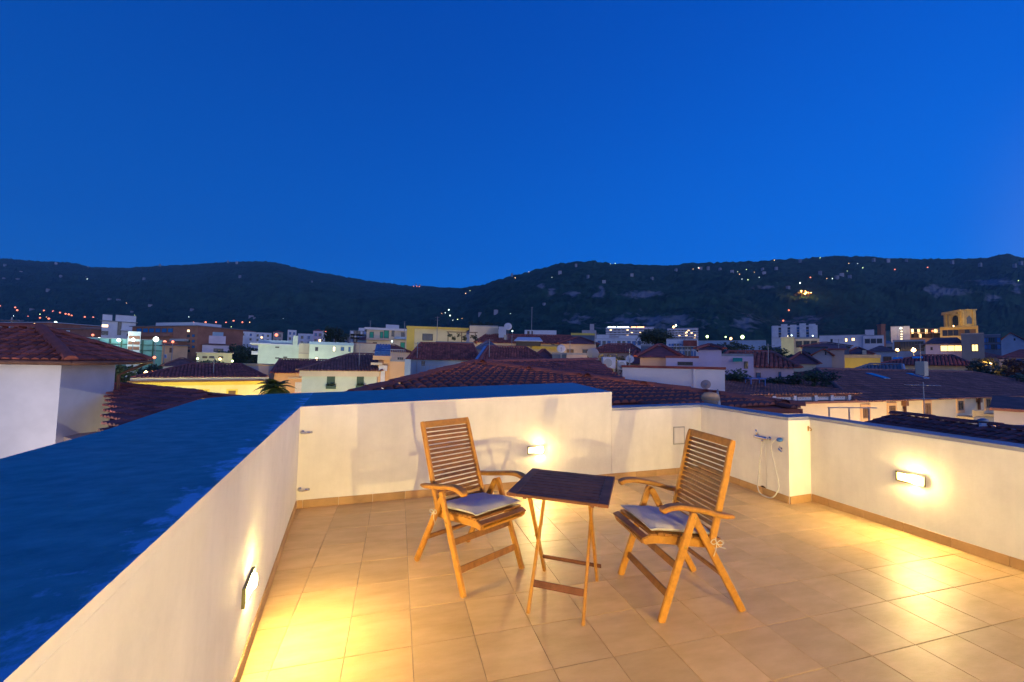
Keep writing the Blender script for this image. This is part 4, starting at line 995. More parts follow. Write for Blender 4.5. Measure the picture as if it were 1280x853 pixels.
for px, y in ((1129.5, 470.5),):
    pass
def on_roof_window(b, x, vv, rise, ov, w=.8, l=1.0):            # a skylight flush on the front slope
    yy = -ov+(b.depth/2+ov)*vv; s_ = rise/(b.depth/2+ov); z = b.zt+rise*vv+.16; MB().add([(x-w/2, yy-l/2, z-s_*l/2), (x+w/2, yy-l/2, z-s_*l/2), (x+w/2, yy+l/2, z+s_*l/2), (x-w/2, yy+l/2, z+s_*l/2), (x-w/2, yy-l/2, z-s_*l/2-.12), (x+w/2, yy-l/2, z-s_*l/2-.12), (x+w/2, yy+l/2, z+s_*l/2-.12), (x-w/2, yy+l/2, z+s_*l/2-.12)], [(0, 1, 2, 3), (7, 6, 5, 4), (0, 4, 5, 1), (1, 5, 6, 2), (2, 6, 7, 3), (3, 7, 4, 0)]).build('skylight', 'solar_blue', b.t)
on_roof_window(b, b.L*.30, .72, 1.55, .55); on_roof_window(b, b.L*.47, .74, 1.55, .55)
xc = b.L*.515; MB().cbox((xc-.28, b.depth*.36, b.zt+.6), (xc+.28, b.depth*.36+.55, b.zt+2.35), .03).build('chimney', 'w_cream', b.t)
t = street_lamp(dep(1162, 464.5, 33), 'glow_warm', .14, 'small warm lamp glowing behind the brown roof chimney', None, 3)
# --- N6 nearer low roof with flue, on the right below the coping
def near_low_roof():
    a, c = dep(1116, 519.5, 14.3), dep(1335, 546, 10.0); d = V((c.x-a.x, c.y-a.y, 0)); L_ = d.length; rz = atan2(d.y, d.x)
    t = thing('house', 'low building with dark brown corrugated tile roof just below the right coping', 'house', (a.x, a.y, 0), rz); zr = (a.z+c.z)/2
    p1 = [(0, -3, zr-.9), (L_, -3, zr-.9), (L_, 0, zr), (0, 0, zr)]; p2 = [(L_, 3, zr-.9), (0, 3, zr-.9), (0, 0, zr), (L_, 0, zr)]
    for p in (p1, p2): rf = slab(p, .09, 'roof_tile_dark', t); lay_tiles(p, 'roof_tile_dark', rf, .22, .34)
    ridge_line((0, 0, zr), (L_, 0, zr), 'roof_tile_dark', t, .13, .4); MB().box((.2, -2.6, G0), (L_-.2, 2.6, zr-.95)).build('wall', 'w_tan', t)
    p = dep(1229.5, 541, 11.6); f = thing('chimney_flue', 'pale blue metal chimney flue with cap on the dark brown roof', 'flue', (p.x, p.y, p.z-.5))
    MB().lathe([(.085, 0), (.085, .78)], (0, 0, 0), V((0, 0, 1)), 14).build('pipe', 'pale_metal', f, True); MB().lathe([(.09, .80), (.11, .82), (.11, .88), (.04, .91)], (0, 0, 0), V((0, 0, 1)), 14).build('cap', 'metal_grey', f, True)
near_low_roof()
b = Bld('shed', 'grey lean-to with brown sloping roof at the right end of the long cream house', 'shed', 1240, 1330, 513, 17.5, 17.5, 2.5, 'w_grey'); b.shed('roof_far_brown', .45, .12)
p = dep(1262, 534, 13.2); t = thing('tarpaulin', 'bright blue flat tarpaulin cover behind the dark brown roof on the right', 'cover', p, -yaw)
MB().box((-.6, -.3, -.05), (1.3, .6, .0)).build('sheet', 'solar_blue', t); MB().box((-.55, -.25, -6), (-.45, -.15, -.052)).box((1.15, .45, -6), (1.25, .55, -.052)).build('post', 'metal_grey', t)
antenna(1154, 478, 13.4, 2.6, 'thin tv antenna mast standing before the long cream house', 2, .9)
p = dep(1063, 517, 15.5); t = thing('railing', 'thin dark metal railing beyond the right parapet before the cream house', 'railing', p, -yaw+.12)
for x in (-.92, -.05, .82): MB().box((x-.02, -.02, -2), (x+.02, .02, .20)).build('post', 'metal_grey', t)
MB().box((-.96, -.025, .201), (1.15, .025, .24)).build('top_rail', 'metal_grey', t)

# --- N8 pink house with red roof, and the roof terrace in front
b = Bld('house', 'pink house with a flat topped square block and green awning above the blank white wall', 'house', 902, 942, 445.5, 24, 24.3, 6, 'w_lilac').flat('felt_grey', None)
a, zt = b.loc(916, 447.5); c, zz = b.loc(928, 451.5); MB().add([(a, -.02, zt), (c, -.02, zt), (c, -.5, zz), (a, -.5, zz), (a, -.02, zt-.05), (c, -.02, zt-.05), (c, -.5, zz-.05), (a, -.5, zz-.05)], [(0, 1, 2, 3), (7, 6, 5, 4), (0, 4, 5, 1), (1, 5, 6, 2), (2, 6, 7, 3), (3, 7, 4, 0)]).build('awning', 'teal_awning', b.t)
b.win(930, 452, 935, 461, 'dark')
b = Bld('building', 'square pink block with small red tiled cap left of the green awning', 'building', 873, 902, 437.5, 24.4, 24.4, 5, 'w_lilac'); b.hip('roof_far', .35, .15)
b = Bld('building', 'low pink wing with red coping in front of the square pink block', 'building', 832.5, 873, 447.5, 23.5, 23.6, 5, 'w_lilac').flat('felt_grey', 'roof_far', .12, .3, .03)
b.win(847, 452.5, 866, 457, 'dark')
b = Bld('house', 'pink walled house with large red hip roof right of the green awning', 'house', 941, 992, 459.5, 25.5, 27, 9, 'w_lilac'); b.hip('roof_tile', 1.15, .35, rl=-1.9, rr=1.0, tiles=.26, x0=-2.2)
for (x0, y0, x1, y1) in ((945, 466, 951, 473), (973, 465, 976.5, 472)): b.win(x0, y0, x1, y1, 'blue', 'frame_dark', 0)
rnd = random.Random(4)
for k, (px, y, hh, w, mm) in enumerate(((907, 466, 1.2, 1.0, 'leaf_dark'), (918, 462, 1.5, 1.3, 'leaf'), (929, 459, 1.7, 1.3, 'leaf'), (965, 472, .8, 1.0, 'leaf_dark'), (975, 471.5, .8, .9, 'leaf'), (986, 469, 1.0, .9, 'leaf_dark'), (1004, 461, 1.5, 1.6, 'leaf'), (1018, 459, 1.7, 1.7, 'leaf'), (1031, 463, 1.4, 1.4, 'leaf_dark'))):
    D = 21.5; p = dep(px, y, D); t = thing('potted_shrub', ['dark spiky', 'tall loose', 'tallest leafy', 'low dark', 'low green', 'small upright', 'broad leafy', 'large spreading', 'rounded dark'][k]+' potted shrub on the roof terrace, '+['first', 'second', 'third', 'fourth', 'fifth', 'sixth', 'seventh', 'eighth', 'ninth'][k]+' from the left', 'shrub', (p.x, p.y, p.z-hh-.0), 0, 'potted shrubs on the roof terrace')
    cb = MB()
    for q in range(7): leaf_cloud(cb, (rnd.uniform(-.35, .35)*w, rnd.uniform(-.3, .3)*w, hh*rnd.uniform(.45, .9)), w*.24, w*.24, hh*.18, 40, .09, rnd)
    cb.build('foliage', mm, t); MB().lathe([(.16, 0), (.22, .32), (.24, .34), (.2, .33)], (0, 0, -.3), V((0, 0, 1)), 10).build('pot', 'terracotta', t)
    MB().tube([(0, 0, 0), (.02, 0, hh*.4), (0, .02, hh*.8)], [.03, .025, .01], 5).build('stem', 'bark', t)
p = dep(944, 478, 20.6); t = thing('garden_table', 'dark blue garden table among the roof terrace plants', 'table', p, -yaw)
MB().cbox((-.42, -.3, .18), (.42, .3, .23), .01).build('tabletop', 'blue_plastic', t)
for x in (-.36, .36):
    for y in (-.24, .24): MB().box((x-.02, y-.02, -.5), (x+.02, y+.02, .178)).build('leg', 'blue_plastic', t)

# ================================================================== TOWN: middle distance, left to right
b = Bld('building', 'yellow classical building with dark hip roof, left of the palm', 'building', 172, 332, 476.5, 39, 37.5, 13, 'w_paleyellow')
zc = b.zpx(472); MB().box((-.35, -.35, b.zt), (b.L+.35, b.depth, zc)).build('cornice', 'w_cream', b.t); MB().box((-.2, -.2, b.zt-.45), (b.L+.2, -.003, b.zt-.003)).build('frieze', 'w_yellow', b.t)
MB().box((-.5, -.6, b.zt-.10), (b.L+.5, -.351, b.zt+.05)).build('gutter', 'rust', b.t)
b.zt = zc; b.hip('roof_tile_dark', 1.15, .2, rl=3.6, rr=b.L-1.6, tiles=.28)
for x0 in (212, 250, 285.5): b.win(x0, 488.5, x0+8.5, 502, 'brown', 'shutter_brown', 1, None, 'w_yellow')
b = Bld('building', 'flat grey mauve block with yellow edged top behind the yellow building', 'building', 303, 344.5, 457, 47, 47, 8, 'w_grey').flat('felt_grey', 'w_ochre', .14, .3, .12)
b = Bld('building', 'orange lit building with pale doors and dark red roof behind the palm', 'building', 344, 382, 466.5, 46, 45, 9, 'w_orange'); b.hip('roof_tile_dark', 1.5, .3, rl=.4, rr=7.0, tiles=.28, x1=8)
b.win(369, 478, 377, 491, 'white', 'frame_white', 1, None, 'w_orange'); b.band(472, 473.5, 'w_cream', 360, 381, .2, 'string_course')
b = Bld('house', 'pale green house with two tall windows and dark hip roof left of the orange tower', 'house', 378.5, 472, 463.5, 33.5, 33.5, 9, 'w_green'); b.hip('roof_tile_brown', 1.45, .35, rl=3.7, rr=6.1, tiles=.24, cornice='w_cream')
for x0, x1, y0 in ((409, 418.5, 467), (446.3, 454.5, 466.5)):
    b.win(x0, y0, x1, y0+15, 'green', 'shutter_green', 1)
    a, zt = b.loc(x0-1.5, y0+15.5); c, zz = b.loc(x1+1.5, y0+19); MB().box((a, -.35, zz), (c, -.003, zt)).build('balcony', 'shutter_green', b.t)
    cb = MB(); leaf_cloud(cb, ((a+c)/2, -.2, zt+.08), (c-a)*.5, .2, .16, 60, .08, rnd); cb.build('flower_box_plants', 'leaf', b.t)
# orange tower end with blue tiled barrel top
b = Bld('tower', 'small orange belfry with a blue tiled barrel dome beside the pale green house', 'tower', 473, 487.5, 445, 35, 34.6, 4, 'w_orange')
n = 7; mb = MB(); vs = []; x0, x1 = -.35, b.L+.02; z = b.zt+.003
for k in range(n+1):
    q = pi*.5*k/n; yy = 1.9-1.9*cos(q)*1.0-.3; zz = z+sin(q)*1.05
    vs += [(x0+.10*sin(q), yy, zz), (x1, yy, zz)]
vs += [(x0, 2.2, z), (x1, 2.2, z)]
mb.add(vs, [(2*k, 2*k+1, 2*k+3, 2*k+2) for k in range(n)]+[tuple([2*k+1 for k in range(n+1)]+[2*n+3]), tuple([2*k for k in range(n, -1, -1)]+[2*n+2]), (2*n, 2*n+1, 2*n+3, 2*n+2)]).build('dome', 'blue_tile', b.t)
dm = MB()
for k in range(n):
    q = pi*.5*(k+.5)/n
    for i in range(5): xx = x0+.1+(x1-x0-.1)*(i+.5)/5; yy = 1.6-1.9*cos(q); zz = z+sin(q)*1.05; dm.cbox((xx-.09, yy-.06, zz-.02), (xx+.09, yy+.05, zz+.05), .01)
dm.build('dome_tiles', 'blue_tile', b.t, kind='stuff')
MB().box((-.45, -.4, b.zt-.35), (b.L+.1, -.003, b.zt)).build('cornice', 'w_orange', b.t); MB().box((-.6, -.5, b.zpx(456.5)), (b.L*.35, -.003, b.zpx(453.5))).build('capital', 'w_cream', b.t)
a = b.loc(478.5, 470)[0]; MB().box((a-.18, -.12, G0), (a+.18, -.003, b.zpx(464))).build('pilaster', 'frame_white', b.t); MB().box((a-.35, -.2, b.zpx(464)+.003), (a+.35, -.003, b.zpx(457))).build('pilaster_capital', 'frame_white', b.t)
b = Bld('building', 'peach coloured block with bluish end wall right of the orange belfry', 'building', 487.7, 506, 452, 34.5, 34.3, 4.5, 'w_orange').flat('felt_grey', None)
MB().box((b.L+.003, -.15, G0), (b.L+.5, 4, b.zpx(449))).build('end_wall', 'w_blue', b.t)
rl_ = MB()
for k in range(9): x = b.L*k/8; rl_.box((x-.015, .05, b.zt+.17), (x+.015, .08, b.zt+1.0))
rl_.box((0, .04, b.zt+1.001), (b.L, .09, b.zt+1.05)).build('railing', 'metal_grey', b.t)
b = Bld('building', 'mustard yellow apartment block with one dark window and bright yellow left edge', 'building', 509.5, 582, 410, 64, 64, 12, 'w_paleyellow'); b.flat('felt_grey', 'w_yellow', .3, .4, .35)
MB().box((-.25, -.3, G0), (.9, -.003, b.zt-.003)).build('corner_pier', 'w_yellow', b.t); b.win(528, 417.5, 541, 426, 'dark', 'frame_dark', 1)
b = Bld('building', 'cream flat roofed block with planted top beside the mustard yellow block', 'building', 586, 622, 407.5, 62, 62, 10, 'w_cream').flat('felt_grey', None)
cb = MB()
for k in range(10): leaf_cloud(cb, (b.L*(.05+.9*k/9), 1, b.zt+.35+.25*(k % 3 == 0)), .5, .5, .25, 30, .16, rnd)
o = cb.build('roof_planting', 'leaf_dark', b.t, kind='stuff')
MB().box((b.L+.01, 0, G0), (b.L+1.1, 4, b.zt-.4)).build('end_block', 'w_white', b.t)
# pergola with vine
p = dep(560, 424, 56); t = thing('pergola', 'dark pergola with climbing green plants in front of the mustard yellow block', 'pergola', (p.x, p.y, p.z-.2), -yaw)
for x in (0, 1.9, 3.8): MB().box((x-.05, -.05, -.4), (x+.05, .05, 1.15)).build('post', 'shutter_brown', t)
MB().box((-.2, -.08, 1.151), (4.1, .08, 1.25)).build('beam', 'shutter_brown', t)
cb = MB()
for k in range(9): leaf_cloud(cb, (rnd.uniform(-.2, 4), rnd.uniform(-.3, .3), rnd.uniform(.1, .9)), .35, .3, .3, 40, .13, rnd)
cb.build('vine', 'leaf_olive', t)
b = Bld('house', 'red roofed house with pale blue wall in front of the mustard yellow block', 'house', 513, 597, 449.5, 42, 41, 8, 'w_blue'); b.hip('roof_tile', 1.85, .3, rl=.8, rr=b.L-.3, tiles=.27); b.win(527, 451.5, 531, 457.5, 'dark', 'frame_dark', 0)
MB().box((b.L*.35, 4.2, b.zt+1.3), (b.L*.98, 6.5, b.zt+2.15)).build('flat_block', 'roof_grey', b.t)
rl_ = MB()
for k in range(16): x = b.L*(.18+.8*k/15); rl_.box((x-.02, -1.6, b.zpx(463)), (x+.02, -1.56, b.zpx(457)))
rl_.box((b.L*.18, -1.61, b.zpx(457)), (b.L*.98, -1.55, b.zpx(456.4))).build('railing', 'metal_grey', b.t)
b = Bld('house', 'house with plain dark red hip roof in the centre, blue flashing down its left hip', 'house', 603, 684, 452, 36, 36, 10, 'w_cream'); b.hip('roof_tile', 1.5, .3, rl=.15, rr=4.0, tiles=.26)
slab([(-.75, -.3, b.zt+.05), (-.1, -.3, b.zt+.05), (.2, b.depth/2, b.zt+1.58), (-.25, b.depth/2, b.zt+1.58)], .05, 'w_blue', b.t, 'flashing')
b = Bld('house', 'long cream house with red roof and blue canopied dormer in the centre', 'house', 596, 724, 428.5, 58, 57, 9, 'w_cream'); b.hip('roof_tile', 1.5, .4, rl=.8, rr=b.L-.8, tiles=.32)
a, zt = b.loc(643, 421.5); c, zz = b.loc(678, 427); MB().add([(a+.5, -.1, zt), (c-.4, -.1, zt), (c, -1.4, zz), (a, -1.4, zz), (a+.5, -.1, zt-.1), (c-.4, -.1, zt-.1), (c, -1.4, zz-.1), (a, -1.4, zz-.1)], [(0, 1, 2, 3), (7, 6, 5, 4), (0, 4, 5, 1), (1, 5, 6, 2), (2, 6, 7, 3), (3, 7, 4, 0)]).build('canopy', 'pale_metal', b.t)
MB().box((a+.3, -1.0, b.zpx(433)), (c-.3, -.1, zz-.1)).build('dormer', 'frame_dark', b.t)
b.band(433.5, 437, 'w_yellow', 665, 723, .5, 'cornice'); b.win(689, 429.5, 693, 431.5, 'dark', 'frame_dark', 0)
MB().cbox((b.loc(631, 420)[0]-.2, 1.2, b.zt+.3), (b.loc(631, 420)[0]+.2, 1.6, b.zt+1.3), .03).build('chimney', 'w_cream', b.t)
b = Bld('house', 'small house with orange red roof and tiny yellow wall in front of the yellow cornice', 'house', 668, 690, 449.5, 39, 39, 6, 'w_paleyellow'); b.hip('roof_far', 1.0, .3)
b = Bld('building', 'low grey blue rooftop block beside the orange red roof', 'building', 690, 708, 443, 34, 34, 5, 'w_navy').flat('felt_grey', None)
b = Bld('building', 'low pale rooftop wall in front of the bush lamp', 'building', 708, 734, 443.5, 33, 33, 5, 'w_tan').flat('felt_grey', None)
b = Bld('building', 'bluish white flat rooftop structure below the tall mast', 'building', 655, 695, 413.5, 75, 75, 8, 'w_white').flat('pale_metal', None); b.win(659, 414, 662, 418, 'dark'); b.win(664, 414, 666, 418, 'dark')
b = Bld('building', 'small white box of roof machinery beside the round dish', 'building', 622.5, 632, 409.5, 60, 60, 4, 'w_white').flat('pale_metal', None)
dish(635, 409, 59, .58, 'pale round satellite dish on the skyline of the centre roofs'); dish(701.5, 437, 32.5, .36, 'blue grey satellite dish before the yellow cornice'); dish(787.3, 450, 27, .28, 'small white satellite dish right of the glowing bush'); dish(741, 443, 27, .40, 'large grey satellite dish seen from behind left of the glowing bush', 'w_grey', pi)
antenna(665, 384, 70, 6.5, 'very tall thin mast rising above the centre rooftops', 1, .3); antenna(712.5, 426, 40, 3, 'short tv antenna with white tip above the yellow cornice', 2, .6); antenna(522, 428, 41, 3.5, 'tv antenna in front of the dark red roof left of centre', 2, .7); antenna(547, 396, 63, 4, 'tv antenna on top of the mustard yellow block', 2, .8); antenna(744, 415, 28, 2.5, 'thin antenna pole behind the large grey dish', 1, .5); antenna(787, 436, 26.8, 1.5, 'short pole above the small white dish', 1, .4)
b = Bld('house', 'house with broad dark red roof behind the glowing bush', 'house', 738, 802, 441, 47, 47, 9, 'w_tan'); b.hip('roof_tile', 1.2, .3, rl=2, rr=b.L-1, tiles=.3)
b = Bld('house', 'small red roofed house right of the small white dish', 'house', 789, 811, 455, 38, 38, 7, 'w_tan'); b.hip('roof_far', 1.3, .3, rl=.3, rr=.6)
b = Bld('building', 'dark teal block with two pale lit windows under the umbrella pine', 'building', 801, 834, 433, 44, 44, 8, 'w_navy').flat('felt_grey', None); b.win(808, 436, 815.5, 440.5, 'blue', 'frame_white', 0); b.win(818, 436, 825.5, 440.5, 'blue', 'frame_white', 0)
b = Bld('building', 'modern white and blue block with balconies and a red roof patch', 'building', 833, 873, 424.5, 62, 62, 10, 'w_white').flat('felt_grey', None); b.grid(5, 2, b.zpx(446), b.zpx(430), .9, 1.2, ('blue', 'dark'), frame='frame_white', sd=3); b.band(433, 434, 'frame_white', None, None, .7); MB().box((b.loc(854, 430)[0], -.8, b.zpx(434)+.1), (b.loc(871, 430)[0], -.1, b.zpx(426))).build('red_roof', 'roof_far', b.t)
b = Bld('building', 'long low white building in front of the far foot of the hill', 'building', 873, 958, 426.5, 105, 105, 10, 'w_blue').flat('felt_grey', None); b.win(905, 428, 908, 431, 'dark'); b.win(912, 428, 915, 431, 'dark')
# right of centre
b = Bld('building', 'pale yellow lit block with flat roof at right of centre', 'building', 977, 993, 423.5, 70, 70, 10, 'w_paleyellow').flat('felt_grey', 'w_cream', .3, .3, .1)
b = Bld('building', 'cream flat roofed block joined to the pale yellow lit block', 'building', 993, 1025, 424, 72, 71, 10, 'w_cream').flat('felt_grey', None); b.grid(3, 1, b.zpx(434), b.zpx(427), .9, 1.2, ('dark',))
b = Bld('building', 'long white flat roofed block with two orange lit windows at right of centre', 'building', 1025, 1084, 420, 96, 96, 12, 'w_white').flat('felt_grey', None); b.win(1038, 424, 1041, 428, 'dark', 'frame_dark', 0); b.win(1056, 423, 1059.5, 427.5, 'warm', 'frame_dark', 0); b.win(1064, 422.5, 1069, 426.5, 'warm', 'frame_dark', 0)
b = Bld('building', 'white stepped block below the brick chimney', 'building', 1080, 1106, 420, 92, 92, 10, 'w_white').flat('felt_grey', None); MB().box((b.L*.1, 1, b.zt+.17), (b.L*.55, 6, b.zt+1.5)).build('roof_block', 'w_white', b.t); b.grid(3, 1, b.zpx(430), b.zpx(423), .9, 1.1, ('dark',))
p = dep(1101.5, 407, 94); t = thing('brick_chimney', 'tall square brick chimney on the right beside the white stepped block', 'chimney', (p.x, p.y, G0), -yaw); MB().box((-.5, -.5, 0), (.5, .5, p.z-G0)).build('stack', 'w_brick', t); MB().box((-.58, -.58, p.z-G0+.003), (.58, .58, p.z-G0+.25)).build('rim', 'w_brick', t)
b = Bld('house', 'dark blue grey house with low red roof before the pale yellow lit block', 'house', 1003, 1062, 434, 54, 53, 9, 'w_navy'); b.hip('roof_far', .75, .3)
b = Bld('house', 'grey gabled house with tan side at right of centre', 'house', 1016, 1040, 444.5, 43, 43, 9, 'w_grey'); b.gable_front('roof_far', .75, .3, .62); b.win(1031, 440, 1033, 444, 'dark', 'frame_dark', 0)
b = Bld('building', 'tan plain wall block adjoining the grey gabled house', 'building', 1038, 1056, 437.5, 42.5, 44, 8, 'w_tan'); b.shed('roof_far', .7, .2)
b = Bld('house', 'red roofed house with a small lit dormer right of the grey gabled house', 'house', 1056, 1090, 443, 58, 58, 9, 'w_cream'); b.hip('roof_far', 1.1, .3); a, zz = b.loc(1078, 443.5); c, zt = b.loc(1083, 438); MB().box((a, -.3, zz), (c, 1.5, zt)).build('dormer', 'w_cream', b.t)
b = Bld('building', 'low yellow lit garden wall building at right of centre', 'building', 1056, 1101, 447.5, 44, 44, 6, 'w_yellow').flat('felt_grey', 'w_stone', .35, .3, .05)
b = Bld('building', 'brown hip roofed building with two blue skylights on the right', 'building', 1101, 1212, 456.5, 44, 45, 12, 'w_cream'); b.hip('roof_tile_dark', 1.25, .5, rl=3.4, rr=b.L-1, tiles=.3); on_roof_window(b, b.L*.20, .6, 1.25, .5, .9, 1.2); on_roof_window(b, b.L*.44, .7, 1.25, .5, .9, 1.2)
b = Bld('house', 'grey roofed house with a white gable wall behind the long cream house', 'house', 1062, 1122, 466.5, 37.5, 37.5, 4, 'w_grey'); b.hip('roof_grey', .85, .3, rl=1.5, rr=b.L+.3, tiles=.26); MB().add([(b.L+.32, -.3, b.zt), (b.L+.32, 4.0, b.zt+1.0), (b.L+.32, 8.3, b.zt), (b.L+.6, -.3, b.zt), (b.L+.6, 4.0, b.zt+1.0), (b.L+.6, 8.3, b.zt)], [(0, 1, 2), (5, 4, 3), (0, 3, 4, 1), (1, 4, 5, 2), (2, 5, 3, 0)]).build('gable_wall', 'w_white', b.t)
# far right
b = Bld('hotel', 'distant pale blue hotel with rows of balconies at the foot of the hill', 'hotel', 965, 1023, 408, 262, 262, 14, 'w_white'); b.flat('felt_grey', None)
b.grid(14, 4, b.zpx(422), b.zpx(409), 1.7, 1.5, ('dark', 'blue', 'blue', 'dark', 'pale'), sd=5)
for k in range(5): MB().box((b.L*(.02+.2*k), -1.0, b.zpx(422)), (b.L*(.02+.2*k)+3.5, -.003, b.zt+[.3, 1.2, .6, 1.3, .8][k])).build('bay', 'w_white', b.t)
b = Bld('hotel', 'white end block with lit stair windows left of the floodlit bell tower', 'hotel', 1115, 1139, 408.5, 150, 150, 14, 'w_white').flat('felt_grey', None)
for y in (409.5, 413.5, 417, 420, 423): b.win(1125, y, 1128.5, y+2, 'pale', 'frame_dark', 0)
b = Bld('hotel', 'long orange lit facade beside the floodlit bell tower', 'hotel', 1139, 1179, 411, 152, 150, 14, 'w_orange').flat('roof_grey', None); b.grid(11, 2, b.zpx(422), b.zpx(412), 1.3, 1.9, ('warm', 'dark', 'warm', 'brown'), sd=8); b.band(416, 416.8, 'w_orange', None, None, .8)
b = Bld('building', 'stone lower storey beneath the floodlit bell tower', 'building', 1177, 1225, 408.5, 131, 131, 10, 'w_gold'); b.band(408.6, 410, 'w_gold', None, None, .9, 'cornice'); b.grid(6, 1, b.zpx(421), b.zpx(411), 1.2, 2, ('dark', 'brown'), sd=2)
b = Bld('bell_tower', 'floodlit square stone bell tower with arched openings on the right', 'tower', 1182, 1206, 392, 147, 138, 3.4, 'w_gold')
def arch(b, x0, x1, y0, y1, m='glass_dark', out=.06):
    a, z1 = b.loc(x0, y0); c, z0 = b.loc(x1, y1); r = (c-a)/2; cx = (a+c)/2; pts = [(a, z0), (c, z0)]+[(cx+r*cos(pi*k/8), z1-r+r*sin(pi*k/8)) for k in range(9)]
    n = len(pts); MB().add([(x, -out, z) for x, z in pts]+[(x, .05, z) for x, z in pts], [tuple(range(n)), tuple(range(2*n-1, n-1, -1))]+[(i, n+i, n+(i+1) % n, (i+1) % n) for i in range(n)]).build('arch_opening', m, b.t)
arch(b, 1190.5, 1198, 395, 407)
for yy in (.45, 2.95): MB().box((b.L+.003, yy-.35, b.zpx(408)), (b.L+.4, yy+.35, b.zt-.1)).build('pilaster', 'w_gold', b.t)
z0, z1 = b.zpx(406.5), b.zpx(396); MB().add([(b.L+.06, 1.0, z0), (b.L+.06, 2.4, z0), (b.L+.06, 2.4, z1-1), (b.L+.06, 1.7, z1), (b.L+.06, 1.0, z1-1), (b.L-.1, 1.0, z0), (b.L-.1, 2.4, z0), (b.L-.1, 2.4, z1-1), (b.L-.1, 1.7, z1), (b.L-.1, 1.0, z1-1)], [(0, 1, 2, 3, 4), (9, 8, 7, 6, 5), (0, 5, 6, 1), (1, 6, 7, 2), (2, 7, 8, 3), (3, 8, 9, 4), (4, 9, 5, 0)]).build('arch_opening', 'glass_dark', b.t)
b.band(388.5, 391.8, 'w_gold', None, None, .6, 'parapet_band'); MB().box((-.3, .003, b.zt), (b.L+.3, 3.7, b.zpx(388.6))).build('top_storey', 'w_gold', b.t)
for x in (1183, 1187.5, 1200.5, 1204.8): a = b.loc(x, 400)[0]; MB().box((a-.35, -.4, b.zpx(408)), (a+.35, -.003, b.zt-.1)).build('pilaster', 'w_gold', b.t)
for x0, x1 in ((1188.5, 1200),):
    a, z = b.loc(x0, 393.6); c, _ = b.loc(x1, 393.6); MB().add([(a, -.5, z-.5), (c, -.5, z-.5), ((a+c)/2, -.5, z+.7), (a, -.003, z-.5), (c, -.003, z-.5), ((a+c)/2, -.003, z+.7)], [(0, 1, 2), (5, 4, 3), (0, 3, 4, 1), (1, 4, 5, 2), (2, 5, 3, 0)]).build('pediment', 'w_gold', b.t)
b = Bld('house', 'pinkish house with a long yellow lit loggia on the right', 'house', 1158, 1204, 430.5, 70, 70, 9, 'w_lilac'); b.hip('roof_far_brown', 1.4, .4, rl=1.0, rr=b.L-.5)
o = b.win(1175, 431.8, 1203, 439.5, 'lit', 'w_cream', 2)
b.win(1163, 434, 1166, 438, 'dark', 'frame_dark', 0)
b = Bld('building', 'dark block with one large yellow lit window right of the loggia house', 'building', 1203, 1232, 418, 66, 66, 9, 'w_navy').flat('felt_grey', None); b.win(1214, 430.5, 1223.5, 439.5, 'lit', 'frame_dark', 1)
b = Bld('building', 'bluish plain block with dark doors between the lit facade and the loggia house', 'building', 1117, 1158, 426, 78, 78, 9, 'w_blue').flat('felt_grey', None); b.grid(5, 1, b.zpx(438), b.zpx(428), .9, 1.9, ('dark', 'dark', 'brown'), sd=6)
b = Bld('house', 'blue grey gabled house with one small window at the far right', 'house', 1250, 1285, 428, 108, 108, 10, 'w_blue'); b.gable_front('roof_far', 2.6, .5, .45); b.win(1267, 423, 1269.5, 426, 'dark', 'frame_dark', 0)
b = Bld('building', 'dim block with grey upper windows left of the far right gable', 'building', 1230, 1253, 419, 98, 98, 10, 'w_navy').flat('felt_grey', None); b.grid(4, 2, b.zpx(438), b.zpx(421), 1, 1.3, ('dark', 'blue'), sd=9)
b = Bld('house', 'house with dark red roof at the right edge above the trees', 'house', 1250, 1310, 447.5, 62, 62, 9, 'w_tan'); b.hip('roof_far', 1.5, .3)
b = Bld('building', 'low block with blue roof at the right edge among trees', 'building', 1262, 1310, 450, 48, 48, 7, 'w_navy').flat('solar_blue', None)
# far hotel below the middle hill
b = Bld('hotel', 'far long hotel with five floors of balconies and a bright lit top line', 'hotel', 757, 818, 409, 300, 300, 16, 'w_grey'); b.flat('felt_grey', None)
for k in range(5): b.band(410.5+k*3, 411.7+k*3, 'w_white', None, None, 1.2)
for x0, x1, m in ((760, 770, 'strip_cool'), (772, 786, 'strip_cool'), (789, 795, 'strip_warm'), (796, 805, 'strip_warm')): a, z = b.loc(x0, 409.2); c, _ = b.loc(x1, 409.2); MB().box((a, -.6, z-.2), (c, -.01, z+.35)).build('light_strip', m, b.t)
b.grid(10, 4, b.zpx(425), b.zpx(411), 1.6, 1.0, ('dark', 'dark', 'dark', 'dark', 'warm', 'dark', 'blue'), sd=12)
b = Bld('hotel', 'far pale hotel wing with striped balconies right of the umbrella pine', 'hotel', 834, 873, 410.5, 300, 300, 16, 'w_grey'); b.flat('felt_grey', None)
for k in range(5): b.band(411.5+k*2.9, 412.8+k*2.9, 'w_white', None, None, 1.2)
b.grid(9, 4, b.zpx(425), b.zpx(411.5), 1.4, 1.0, ('dark', 'dark', 'dark', 'warm', 'dark'), sd=13)
b = Bld('building', 'small pale building with sloped canopy left of the far hotel', 'building', 727, 745, 413, 240, 240, 10, 'w_grey').flat('felt_grey', None); MB().box((b.L*.55, 1, b.zt+.17), (b.L*.85, 4, b.zt+4.0)).build('tower_frame', 'w_grey', b.t)
b = Bld('building', 'low building with yellow top edge right of the yellow cornice', 'building', 714, 743, 419, 75, 75, 8, 'w_navy').flat('felt_grey', 'w_yellow', .4, .3, .1)
